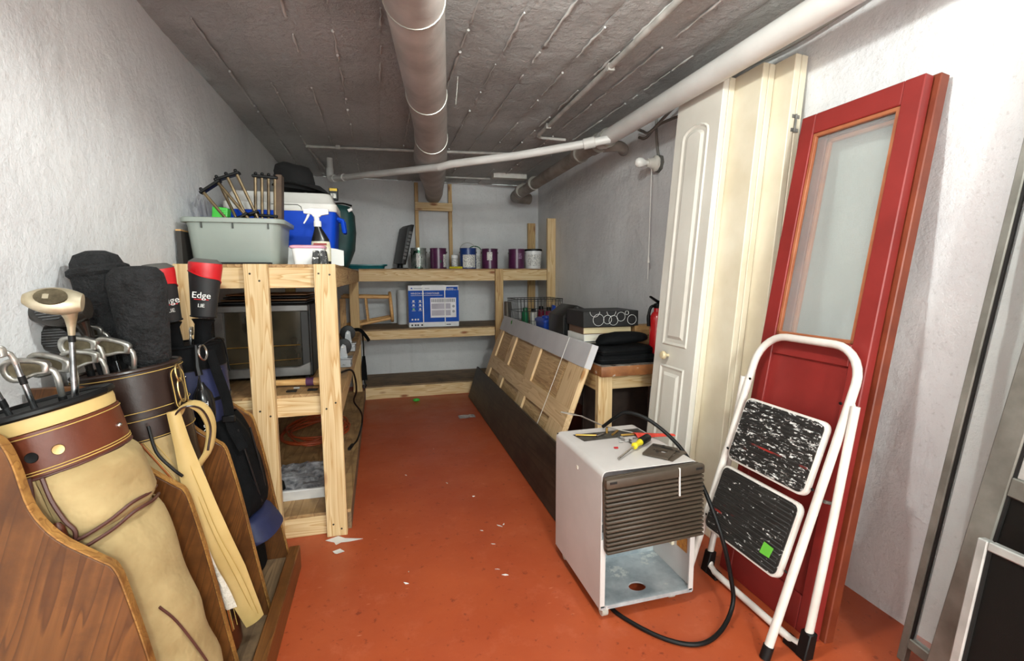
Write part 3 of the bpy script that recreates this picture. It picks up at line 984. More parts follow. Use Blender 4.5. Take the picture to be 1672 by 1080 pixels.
# ------------------------------------------------------------------ red glazed door and the orange-brown one behind it
def glazed(name, label, xb, y0, W, slope, H, th, mat, w_st, w_top, v_glass, stop):
    t = thing(name, (xb+0.1, y0+W/2, 0), label, 'door')
    M = leanM(xb, y0, slope)
    lbox('stile', M, 0, w_st, 0, H, -th, 0, mat, t, 'v', 0.003)
    lbox('stile', M, W-w_st, W, 0, H, -th, 0, mat, t, 'v', 0.003)
    lbox('rail', M, w_st, W-w_st, H-w_top, H, -th, -0.0004, mat, t, 'u', 0.003)
    lbox('rail', M, w_st, W-w_st, v_glass-0.075, v_glass, -th, -0.0004, mat, t, 'u', 0.003)
    lbox('rail', M, w_st, W-w_st, 0, 0.12, -th, -0.0004, mat, t, 'u', 0.003)
    lbox('lower_panel', M, w_st, W-w_st, 0.12, v_glass-0.075, -th*0.7, -th*0.3, mat, t, 'v', 0.001)
    lbox('glass_pane', M, w_st, W-w_st, v_glass, H-w_top, -th*0.62, -th*0.62+0.003, glass, t, 'v', 0)
    b = 0.014
    for u0, u1, v0, v1 in ((w_st, w_st+b, v_glass, H-w_top), (W-w_st-b, W-w_st, v_glass, H-w_top), (w_st, W-w_st, H-w_top-b, H-w_top), (w_st, W-w_st, v_glass, v_glass+b)):
        lbox('glazing_bead', M, u0, u1, v0, v1, -th*0.55, -th*0.15, stop, t, 'v' if u1-u0 < 0.1 else 'u', 0.002)
    return t


glazed('glazed_door', 'red framed glazed door leaning on the right wall behind the step stool', 1.322, 1.125, 0.44, 0.16, 1.826, 0.035, red_door_m, 0.062, 0.075, 0.985, wood_stop)
glazed('glazed_door', 'orange-brown door edge showing directly behind the red framed door', 1.361, 1.108, 0.45, 0.16, 1.826, 0.036, orange_door_m, 0.085, 0.10, 0.95, wood_stop)

# ------------------------------------------------------------------ folded step stool
st = thing('step_stool', (1.2, 1.32, 0), 'folded white tube step stool with two paint-spattered black treads', 'step stool')
tubew = pm('chipped_white_enamel', C(228, 222, 214), 0.3, col2=C(210, 202, 194), vs=8, flecks=C(120, 84, 64), fscale=24, fthr=0.74)
def fl_(s):      # front leg line, s = height
    return 1.13+0.325*s
rr = 0.0135
lp = [(fl_(0.02), 1.115, 0.02), (fl_(0.4), 1.113, 0.4), (fl_(0.86), 1.11, 0.86)]
for k in range(1, 8):
    a = PI/2*k/7
    lp.append((fl_(0.86+0.11*math.sin(a)), 1.11+0.11*(1-math.cos(a)), 0.86+0.11*math.sin(a)))
rp = [(x, 2.635-y, z) for x, y, z in reversed(lp)]
loop = lp+rp
MB().tube(loop, rr, 14).build('front_frame', tubew, st)
for y in (1.115, 1.52):
    MB().tube([(fl_(0)-0.001, y, 0.0), (fl_(0.04), y, 0.04)], 0.0165, 14).build('foot_cap', rubber, st)
re_ = [(1.385, 1.085, 0.80), (1.33, 1.085, 0.45), (1.262, 1.085, 0.06)]
re_ += [(1.255, 1.10, 0.03), (1.25, 1.135, 0.022), (1.25, 1.50, 0.022), (1.255, 1.535, 0.03)]
re_ += [(1.262, 1.55, 0.06), (1.33, 1.55, 0.45), (1.385, 1.55, 0.80)]
MB().tube(re_, 0.0125, 14).build('rear_frame', tubew, st)
for y, s in ((1.085, 1), (1.55, -1)):
    m = MB()
    m.prism([(1.233, 0.0), (1.27, 0.0), (1.283, 0.085), (1.252, 0.085)], y-0.018, y+0.018)
    m.prism([(1.235, 0.0), (1.268, 0.0), (1.268, 0.03), (1.24, 0.03)], min(y, y+s*0.07), max(y, y+s*0.07))
    m.build('corner_foot', rubber, st, bevel=0.003)
tread = None
def tread_mat(name, amt):
    m, nt, b, N, L = nodes(name)
    v = coords(N, L, scale=(1, 0.45, 1))
    c = ramp(N, L, noise_tex(N, L, v, 30, 3), [(0.3, C(34, 32, 31)), (0.7, C(50, 48, 46))])
    f = ramp(N, L, noise_tex(N, L, v, 62, 8, 0.75, 0.6), [(amt, (0, 0, 0, 1)), (amt+0.03, (1, 1, 1, 1))])  # white flecks: paint spatter, with glints along the ridges painted in
    c = mixc(N, L, f, c, C(232, 230, 226))
    g = ramp(N, L, noise_tex(N, L, v, 11, 3, 0.5), [(0.68, (0, 0, 0, 1)), (0.72, (1, 1, 1, 1))])
    c = mixc(N, L, g, c, C(150, 44, 38))
    L.new(c, b.inputs['Base Color'])
    b.inputs['Roughness'].default_value = 0.35
    return m


def step(name, zb, zt, yb0, yb1, off, tm):
    """tray-shaped tread between zb and zt along the leg plane"""
    A = V((fl_(zb)-off, (yb0+yb1)/2, zb))
    B = V((fl_(zt)-off*0.7, (yb0+yb1)/2, zt))
    d = (B-A)
    h = d.length
    v = d.normalized()
    u = V((0, 1, 0))
    n = u.cross(v)
    if n.x > 0:
        n = -n
    M = Matrix(((u.x, n.x, v.x, A.x), (u.y, n.y, v.y, A.y), (u.z, n.z, v.z, A.z), (0, 0, 0, 1)))
    Wd = yb1-yb0
    o = [(x, z+h/2) for x, z in rrect(Wd, h, 0.028, 5)]
    i2 = [(x, z+h/2) for x, z in rrect(Wd-0.016, h-0.016, 0.022, 5)]
    p = MB().prism(o, -0.022, 0.0, M).build(name, tubew, st, bevel=0.004, segs=2)
    MB().prism(i2, -0.002, 0.003, M).build('mat', tm, p)
    nr = 16
    for k in range(nr):
        z = 0.018+(h-0.036)*k/(nr-1)
        MB().box(-Wd/2+0.016, Wd/2-0.016, 0.002, 0.0055, z-0.0034, z+0.0034, M).build('ridge', tm, p, bevel=0.001)
    return p, M


step('upper_tread', 0.50, 0.735, 1.14, 1.49, 0.024, tread_mat('spatter_glint_rubber', 0.56))
p, SM = step('lower_tread', 0.235, 0.475, 1.14, 1.495, 0.026, tread_mat('spattered_rubber_light', 0.605))
MB().sheet([[(-0.135, 0.0068, 0.05), (-0.095, 0.0068, 0.048)], [(-0.14, 0.0068, 0.085), (-0.10, 0.007, 0.088)]], 0.0006, SM).build('green_tape', pm('green_tape_bright', C(104, 190, 60), 0.6), p)
for y in (1.128, 1.507):
    for z in (0.27, 0.53, 0.80):
        MB().tube([(fl_(z)-0.012, y, z), (fl_(z)-0.0155, y, z-0.001)], 0.005, 8).build('rivet', rubber, st)
for y in (1.10, 1.535):
    MB().tube([(fl_(0.80), y, 0.80), (1.387, y, 0.80)], 0.011, 8).build('pivot_link', tubew, st)
    MB().tube([(fl_(0.53)+0.005, y, 0.50), (1.337, y, 0.49)], 0.006, 8).build('link_bar', steel, st)

# ------------------------------------------------------------------ storm doors and screen at the right edge
def storm(name, label, base, topx, y0, W, H, fwid, mat, fill, midv=None, kick=None, tilt=0.0):
    slope = topx
    M = leanM(base-0.03*W, y0-W, slope, 0.03)
    M = M @ Matrix.Rotation(math.radians(tilt), 4, 'Z')
    t = thing(name, (base+0.1, y0-W/2, 0), label, 'screen door')
    th = 0.026
    lbox('stile', M, W-fwid, W, -(W-fwid)*math.tan(math.radians(tilt)), H, -th, 0, mat, t, 'v', 0.003)
    lbox('stile', M, 0, fwid, 0, H, -th, 0, mat, t, 'v', 0.003)
    lbox('rail', M, fwid, W-fwid, H-fwid, H, -th, -0.0005, mat, t, 'u', 0.003)
    lbox('rail', M, fwid, W-fwid, 0, fwid*1.5, -th, -0.0005, mat, t, 'u', 0.003)
    lbox('spline', M, W-fwid-0.006, W-fwid, fwid*1.5, H-fwid, -th*0.8, -th*0.2, dk, t, 'v', 0)
    if midv:
        lbox('middle_rail', M, fwid, W-fwid, midv, midv+fwid*0.9, -th, -0.0005, mat, t, 'u', 0.003)
        lbox('insert_frame', M, W-fwid-0.03, W-fwid-0.006, midv+fwid*0.9, H-fwid, -th*0.8, -th*0.3, alu_light, t, 'v', 0.002)
        lbox('screen', M, fwid, W-fwid, midv+fwid, H-fwid, -th*0.5, -th*0.5+0.001, fill, t, 'v', 0)
        lbox('screen', M, fwid, W-fwid, fwid*1.5, midv, -th*0.5, -th*0.5+0.001, kick or fill, t, 'v', 0)
    else:
        lbox('screen', M, fwid, W-fwid, fwid*1.5, H-fwid, -th*0.5, -th*0.5+0.001, fill, t, 'v', 0)
    return t, M


storm('storm_door', 'narrow-framed grey aluminium screen door leaning flat on the right wall', 1.528, 0.068, 1.004, 0.75, 1.98, 0.022, alu, glass, tilt=4.2)
storm('storm_door', 'wide-framed grey aluminium storm door in front of the narrow-framed one', 1.466, 0.068, 0.897, 0.75, 1.98, 0.056, alu, mesh_screen, 0.575, dark_screen, tilt=6.0)
storm('window_screen', 'small pale-framed dark window screen leaning at the bottom right corner', 1.305, 0.16, 0.765, 0.60, 0.565, 0.022, alu_light, dark_screen)
tag(lumber('wood_offcut', (1.40, 0.60, 0.0), (1.44, 0.60, 0.50), 0.06, 0.02, rack_wood, None, (0, 1, 0)), 'reddish wood strip standing behind the small window screen', 'wood strip')
tag(lumber('wood_offcut', (1.40, 0.50, 0.0), (1.44, 0.52, 0.53), 0.03, 0.02, pine_old, None, (0, 1, 0)), 'pale wood strip standing behind the small window screen', 'wood strip')

# ------------------------------------------------------------------ golf bag rack
rk = thing('golf_rack', (-0.6, 1.6, 0), 'brown stained plywood rack with curved dividers holding the golf bags', 'rack')
prof = smooth_path([(-0.69, 0, 0.925), (-0.667, 0, 0.905), (-0.652, 0, 0.86), (-0.636, 0, 0.775), (-0.60, 0, 0.712), (-0.54, 0, 0.66), (-0.515, 0, 0.635), (-0.498, 0, 0.565), (-0.475, 0, 0.44), (-0.445, 0, 0.24), (-0.41, 0, 0.018)], 4)
poly = [(p.x, p.z) for p in prof]+[(XL+0.012, 0.018), (XL+0.012, 0.935), (-0.73, 0.935)]
for i, y in enumerate((1.052, 1.402, 1.742, 2.102)):
    d = MB().prism(poly, y-0.009, y+0.009)
    # own local frame with grain running up the board
    R = Matrix.Translation((-0.6, y, 0.4)) @ Matrix.Rotation(math.radians(-72), 4, 'Y')
    Ri = R.inverted()
    d.v = [Ri @ p for p in d.v]
    dv = d.build('divider', rack_wood, rk, bevel=0.0015, smooth=False, matrix=R)
    rows = [[(p.x+0.0015, y-0.0095, p.z+0.0015), (p.x+0.0015, y+0.0095, p.z+0.0015)] for p in prof]
    MB().sheet(rows, 0.003).build('worn_edge', rack_edge, dv)
slab('base_board', XL+0.012, -0.392, 0.80, 2.12, 0.0, 0.018, ply_pale, rk, 'y')
slab('front_lip', -0.39, -0.35, 0.80, 2.03, 0.0, 0.10, rack_wood, rk, 'y', 0.003)

# ------------------------------------------------------------------ golf bags
tan = pm('tan_canvas', C(186, 164, 118), 0.85, col2=C(146, 122, 80), vs=6, lo=0.3, hi=0.7, bmp=0.6, bs=9, bd=0.02)
tan_l = pm('tan_vinyl', C(206, 178, 118), 0.5, col2=C(188, 158, 98), vs=6)
leather = pm('brown_leather', C(104, 50, 28), 0.38, col2=C(84, 38, 20), vs=5, bmp=0.15, bs=60)
dleather = pm('dark_brown_leather', C(52, 36, 30), 0.32, col2=C(38, 26, 22), vs=6, bmp=0.2, bs=50)
piping = pm('maroon_piping', C(84, 48, 40), 0.5)
stitch = pm('yellow_stitching', C(196, 162, 88), 0.7)
navy = pm('navy_nylon', C(36, 44, 84), 0.6, col2=C(26, 32, 64), vs=8, bmp=0.2, bs=30)
gold = pm('aged_gold', C(186, 160, 108), 0.3, 0.9)


class Bag:
    def __init__(s, base, top, rb, rt_, sy=1.0):
        s.b, s.t = V(base), V(top)
        s.rb, s.rt, s.sy = rb, rt_, sy
        s.ax = (s.t-s.b)
        s.L = s.ax.length
        s.z = s.ax.normalized()
        s.y = V((0, 1, 0))
        s.x = s.y.cross(s.z).normalized()
        s.y = s.z.cross(s.x)
        s.M = Matrix(((s.x.x, s.y.x, s.z.x, s.b.x), (s.x.y, s.y.y, s.z.y, s.b.y), (s.x.z, s.y.z, s.z.z, s.b.z), (0, 0, 0, 1)))

    def P(s, deg, t, off=0.0):
        """point on the bag surface; t in 0..1 along the axis, angle 0 = towards +x, -90 = towards the camera"""
        r = s.rb+(s.rt-s.rb)*t+off
        a = math.radians(deg)
        return s.M @ V((r*math.cos(a), r*math.sin(a)*s.sy, t*s.L))

    def patch(s, a0, a1, t0, t1, off, bulge=0.0, na=14, nt=10, th=0.004, sag=0.0, wr=0.0):
        rows = []
        for i in range(nt+1):
            t = t0+(t1-t0)*i/nt
            row = []
            for j in range(na+1):
                u = j/na
                e = min(1, min(u, 1-u)*6)*min(1, min(i/nt, 1-i/nt)*6)
                o = off+bulge*math.sqrt(max(0, e))*(1+sag*(0.5-i/nt))
                o += wr*noise.noise(V((u*4, t*9, a0)))
                row.append(s.P(a0+(a1-a0)*u, t, o))
            rows.append(row)
        return MB().sheet(rows, -th)

    def band(s, t0, t1, off, th=0.004, n=36):
        m = MB()
        r0, r1 = s.rb+(s.rt-s.rb)*t0+off, s.rb+(s.rt-s.rb)*t1+off
        z0, z1 = t0*s.L, t1*s.L
        m.lathe([(r0-th, z0), (r0, z0+0.001), (r0+0.0015, (z0+z1)/2), (r1, z1-0.001), (r1-th, z1)], n, s.M, 1, s.sy)
        return m

    def line(s, pts, r, n=6, sub=5):
        return MB().tube(smooth_path([s.P(*p) for p in pts], sub), r, n)

    def ring(s, t, off, r):
        return MB().tube([s.P(q*10, t, off) for q in range(37)], r, 8, cap=False)


def bag_body(bag, parent, mat, wr=0.006, top=0.97):
    rows = []
    n, nt = 40, 30
    m = MB()
    rings = []
    for i in range(nt+1):
        t = top*i/nt
        rings.append([bag.P(360*k/n, t, wr*noise.noise(V((math.cos(2*PI*k/n)*2, math.sin(2*PI*k/n)*2, t*5+bag.b.y*9)))) for k in range(n)])
    m.loft(rings, cap=False)
    m.add(rings[0], [list(range(n-1, -1, -1))])
    return m.build('body', mat, parent, sharp=1.2)


def inner(bag, parent):
    r = bag.rt-0.004
    L = bag.L
    MB().lathe([(1e-7, L*0.80), (r*0.97, L*0.80), (r, L*0.99)], 36, bag.M, 1, bag.sy).build('lining', pm('black_lining', C(16, 16, 17), 0.8), parent)


# --- tan bag with the reddish brown collar, nearest the camera
b1 = Bag((-0.505, 1.225, 0.05), (-0.706, 1.225, 0.938), 0.112, 0.121)
g1 = thing('golf_bag', (-0.512, 1.225, 0.02), 'tan canvas golf bag with reddish-brown leather collar, nearest in the rack', 'golf bag', 'golf bags in the rack')
bag_body(b1, g1, tan, 0.008, 0.90)
inner(b1, g1)
b1.band(0.855, 0.952, 0.004).build('collar', leather, g1)
b1.band(0.952, 0.985, 0.001).build('cuff', tan_l, g1)
b1.ring(0.99, 0.0, 0.008).build('rim', black_m, g1)
for t in (0.862, 0.868, 0.944):
    b1.ring(t, 0.0052, 0.0011).build('stitching', stitch, g1)
b1.ring(0.853, 0.004, 0.0028).build('welt', piping, g1)
for a in (-58, -76):
    c = b1.P(a, 0.90, 0.0058)
    nrm = (b1.P(a, 0.90, 0.02)-c).normalized()
    MB().lathe([(0.0045, -0.001), (0.0105, 0.0), (0.0095, 0.0022), (0.0045, 0.0015)], 16, frame(c, nrm.cross(V((0, 0, 1))), nrm)).build('eyelet', gold if a > -70 else rubber, g1)
c = b1.P(-2, 0.90, 0.006)
MB().sphere(c, 0.006).build('stud', chrome, g1)
b1.patch(-98, 34, 0.06, 0.685, 0.004, 0.016, sag=0.3, wr=0.009, na=26, nt=24).build('lower_pocket', tan, g1, sharp=1.3)
b1.patch(-76, 34, 0.70, 0.848, 0.003, 0.016, wr=0.012, na=20, nt=12).build('upper_pocket', tan, g1, sharp=1.3)
b1.patch(-116, -80, 0.60, 0.85, 0.003, 0.010, wr=0.012, na=10, nt=14).build('side_gusset', tan, g1, sharp=1.3)
for dt in (-0.010, 0.012):
    b1.line([(-76, 0.685+dt*1.2, 0.018), (-64, 0.69+dt, 0.026), (-46, 0.70+dt, 0.027), (-28, 0.712+dt, 0.026), (-8, 0.708+dt, 0.023), (20, 0.70+dt, 0.016)], 0.0038).build('zip_piping', piping, g1)
b1.line([(-74, 0.852, 0.012), (-73, 0.80, 0.020), (-70, 0.75, 0.024), (-67, 0.72, 0.025), (-72, 0.685, 0.022)], 0.004).build('pocket_piping', piping, g1)
b1.line([(-82, 0.86, 0.010), (-86, 0.78, 0.014), (-88, 0.70, 0.014)], 0.004).build('pocket_piping', piping, g1)
b1.line([(-36, 0.46, 0.024), (-28, 0.40, 0.026), (-18, 0.29, 0.026), (-10, 0.2, 0.024)], 0.003).build('pocket_piping', piping, g1)
b1.patch(-81, -73, 0.70, 0.75, 0.018, 0.006, 5, 5).build('zip_pull', leather, g1)
b1.band(0.0, 0.06, 0.004).build('base_cup', leather, g1)

# --- dark brown and tan bag
b2 = Bag((-0.572, 1.575, 0.035), (-0.690, 1.575, 0.935), 0.112, 0.122)
g2 = thing('golf_bag', (-0.572, 1.575, 0.02), 'dark brown leather and tan golf bag with hanging padded strap, second in the rack', 'golf bag', 'golf bags in the rack')
bag_body(b2, g2, dleather, 0.003, 0.89)
inner(b2, g2)
b2.band(0.80, 0.87, 0.004).build('collar', dleather, g2)
b2.band(0.88, 1.01, 0.002, 0.006).build('upper_collar', dleather, g2)
for t in (0.805, 0.866, 0.89, 1.0):
    b2.ring(t, 0.0055, 0.0011).build('stitching', stitch, g2)
b2.ring(1.012, 0.0, 0.006).build('rim', dleather, g2)
b2.patch(-98, -30, 0.06, 0.80, 0.0015, 0.004, wr=0.003).build('tan_panel', tan, g2, sharp=1.3)
for da, mt in ((0, pm('rust_piping', C(164, 92, 44), 0.5)), (3, stitch), (12, stitch)):
    b2.line([(-72+da, 0.80, 0.008), (-50+da, 0.66, 0.009), (-30+da, 0.52, 0.009), (-22+da, 0.3, 0.009), (-20+da, 0.08, 0.009)], 0.0028 if da == 0 else 0.0011).build('seam', mt, g2)
# gold clip plate, ring and snap hook
c = b2.P(-18, 0.93, 0.012)
nrm = (b2.P(-18, 0.93, 0.05)-c).normalized()
FM = frame(c, nrm.cross(V((0, 0, 1))), nrm)
MB().prism([(x, z) for x, z in rrect(0.05, 0.12, 0.022, 4)], -0.002, 0.002, FM @ Matrix.Rotation(PI/2, 4, 'X')).build('strap_tab', dleather, g2)
MB().tube([FM @ V((x, z, 0.003)) for x, z in rrect(0.046, 0.116, 0.02, 4)+[rrect(0.046, 0.116, 0.02, 4)[0]]], 0.0013, 5).build('stitching', stitch, g2)
def oval(cx, cz, w_, h_, dy, r, nm, mt, tilt=0.0):
    pts = [FM @ V((cx+w_*math.cos(2*PI*k/20+tilt), cz+h_*math.sin(2*PI*k/20), dy)) for k in range(21)]
    MB().tube(pts, r, 7, cap=False).build(nm, mt, g2)
oval(0.0, 0.045, 0.018, 0.012, 0.006, 0.003, 'd_ring', gold)
oval(0.004, 0.005, 0.012, 0.034, 0.010, 0.0026, 'snap_hook', gold)
oval(0.006, -0.045, 0.009, 0.024, 0.012, 0.0028, 'snap_hook', gold)
oval(-0.095, -0.085, 0.017, 0.022, 0.02, 0.0032, 'strap_ring', chrome)
# long padded strap hanging down the front, folded loop at its top
def strap(path, wid, wdir, th, mat, nm, parent):
    rows = []
    P = smooth_path(path, 5)
    n = len(P)
    for i, p in enumerate(P):
        q = i/(n-1)
        k = q*(len(wid)-1)
        j = min(int(k), len(wid)-2)
        w_ = wid[j]+(wid[j+1]-wid[j])*(k-j)
        d = V(wdir).normalized()
        t = (P[min(i+1, n-1)]-P[max(i-1, 0)]).normalized()
        d = (d-t*d.dot(t)).normalized()
        nn = t.cross(d)
        rows.append([p+d*w_*(u-0.5)+nn*th*0.8*math.sin(PI*u) for u in [0, 0.12, 0.3, 0.5, 0.7, 0.88, 1]])
    return MB().sheet(rows, th).build(nm, mat, parent, sharp=1.0)


sp = strap([(-0.560, 1.49, 0.835), (-0.545, 1.49, 0.74), (-0.528, 1.50, 0.62), (-0.502, 1.52, 0.47), (-0.465, 1.55, 0.30), (-0.425, 1.60, 0.10)], [0.02, 0.03, 0.055, 0.07, 0.075, 0.05], (0.8, 0.5, 0.3), 0.008, tan_l, 'padded_strap', g2)
for o_ in (-0.012, 0.0, 0.012):
    MB().tube(smooth_path([(-0.545+o_, 1.483, 0.70), (-0.521+o_, 1.49, 0.60), (-0.492+o_, 1.507, 0.46), (-0.452+o_*1.4, 1.535, 0.30), (-0.42+o_, 1.585, 0.13)], 5), 0.0011, 5).build('strap_stitching', stitch, sp)
lpS = strap([(-0.560, 1.50, 0.80), (-0.535, 1.51, 0.838), (-0.505, 1.53, 0.825), (-0.492, 1.55, 0.77), (-0.502, 1.55, 0.70), (-0.525, 1.53, 0.66)], [0.03, 0.035, 0.038, 0.036, 0.03], (0.3, 0.95, 0.1), 0.006, tan_l, 'strap_loop', g2)
MB().tube(smooth_path([(-0.560, 1.478, 0.815), (-0.532, 1.487, 0.843), (-0.498, 1.51, 0.83), (-0.484, 1.53, 0.77), (-0.495, 1.53, 0.70)], 5), 0.003, 6).build('loop_edge', dleather, lpS)
m = MB()
tw = pm('white_terry', C(226, 220, 206), 0.95, col2=C(206, 198, 182), vs=60, bmp=0.8, bs=160, bd=0.006)
rows = []
for i in range(15):
    t = i/14
    rows.append([V((-0.53+0.045*t+(0.018+0.03*t)*u, 1.445+0.02*t+0.008*math.sin(u*9+t*5), 0.58-0.32*t-0.02*u)) for u in [k/6 for k in range(7)]])
towel = tag(MB().sheet(rows, 0.006).build('golf_towel', tw, sharp=1.4), 'white terry golf towel hanging between the tan padded strap and the rack divider', 'towel')
MB().tube(smooth_path([(-0.60, 1.44, 0.81), (-0.585, 1.435, 0.74), (-0.555, 1.44, 0.69), (-0.535, 1.45, 0.66)], 5), 0.004, 6).build('cord', black_m, g2)
b2.band(0.0, 0.10, 0.003).build('base_cup', leather, g2)

# --- navy and black bag
b3 = Bag((-0.60, 1.925, 0.035), (-0.672, 1.925, 0.945), 0.112, 0.120)
g3 = thing('golf_bag', (-0.60, 1.925, 0.02), 'navy and black nylon golf bag with black side pouch, farthest in the rack', 'golf bag', 'golf bags in the rack')
bag_body(b3, g3, navy, 0.004)
inner(b3, g3)
b3.band(0.93, 1.02, 0.003, 0.008).build('collar', black_cloth, g3)
b3.band(0.80, 0.815, 0.003).build('seam_band', black_m, g3)
b3.ring(1.02, 0.0, 0.007).build('rim', black_cloth, g3)
for a in (-75, -20):
    MB().sphere(b3.P(a, 0.915, 0.004), 0.0045).build('stud', chrome, g3)
b3.patch(-52, 44, 0.30, 0.72, 0.004, 0.055, sag=1.2, wr=0.016, na=20, nt=16).build('side_pouch', black_cloth, g3, sharp=1.3)
b3.patch(-50, 46, 0.20, 0.31, 0.006, 0.085, sag=0.6, wr=0.006).build('pouch_flap', navy, g3, sharp=1.3)
b3.patch(-70, 30, 0.03, 0.19, 0.003, 0.03, wr=0.008).build('lower_pocket', black_cloth, g3, sharp=1.3)
b3.line([(-30, 0.68, 0.058), (-24, 0.5, 0.072), (-18, 0.36, 0.078)], 0.004).build('zip', black_m, g3)
b3.line([(-5, 0.66, 0.055), (-2, 0.5, 0.068), (-2, 0.36, 0.075)], 0.004).build('zip', black_m, g3)
strap([b3.P(-38, 1.0, 0.012), b3.P(-36, 0.92, 0.022), b3.P(-30, 0.80, 0.030), b3.P(-34, 0.70, 0.045), b3.P(-30, 0.60, 0.07)], [0.026, 0.03, 0.03, 0.03], (0.85, 0.5, 0), 0.004, black_cloth, 'carry_strap', g3)
MB().box(-0.02, 0.02, -0.006, 0.006, -0.012, 0.012, Matrix.Translation(b3.P(-36, 0.73, 0.046))).build('buckle', black_m, g3, bevel=0.003)
b3.line([(-45, 1.02, 0.0), (-30, 1.04, 0.02), (-16, 1.03, 0.02), (-10, 0.98, 0.02), (-8, 0.9, 0.02)], 0.003).build('drawcord', black_m, g3)
b3.ring(0.93, 0.006, 0.0012).build('stitching', black_m, g3)
# hanging black ball pouch
bp = thing('ball_pouch', (-0.575, 1.79, 0.68), 'glossy black drop-shaped ball holder clipped to the navy golf bag', 'pouch')
BM = Matrix.Translation((-0.574, 1.80, 0.645)) @ Matrix.Rotation(math.radians(-4), 4, 'Y')
MB().lathe([(0.012, 0.0), (0.022, 0.03), (0.030, 0.09), (0.033, 0.13), (0.028, 0.165), (0.012, 0.195), (0.008, 0.205)], 20, BM).build('shell', pm('gloss_black', C(20, 20, 21), 0.2), bp)
MB().tube([BM @ V((0.006, -0.02, 0.18)), BM @ V((0.0, 0, 0.235)), BM @ V((-0.006, -0.02, 0.18))], 0.0035, 7).build('wire_loop', chrome, bp)
MB().tube([BM @ V((0, 0, 0.23)), BM @ V((-0.002, 0, 0.26)), BM @ V((0.0, 0.01, 0.33))], [0.012, 0.01, 0.006], 8).build('hanger', black_m, bp)
wh = pm('white_print', C(232, 232, 228), 0.6)
cdir = (V((0, 0, 0.75))-V((-0.574, 1.80, 0.75)))
cdir.z = 0
cdir.normalize()
TM = frame(BM @ V((0, 0, 0.095))+cdir*0.0325, V((0, 0, -1)), cdir)
text('lettering', 'TRI/MAX', 0.026, wh, bp, TM)

# ------------------------------------------------------------------ clubs
iron_m = pm('iron_head_steel', C(200, 198, 192), 0.3, 0.8, col2=C(140, 134, 124), vs=24)
iron_dark = pm('iron_cavity', C(120, 110, 88), 0.45, 0.7, col2=C(80, 72, 56), vs=40)
wood_head = pm('bronze_head', C(186, 176, 152), 0.36, 0.5, col2=C(150, 136, 108), vs=20)
dark_head = pm('dark_wood_head', C(52, 46, 40), 0.25, 0.2, col2=C(34, 30, 27), vs=10, coat=0.4)
shaft_m = pm('steel_shaft', C(190, 192, 194), 0.2, 1.0, col2=C(120, 122, 124), vs=30)
graph = pm('graphite_shaft', C(26, 26, 28), 0.3)


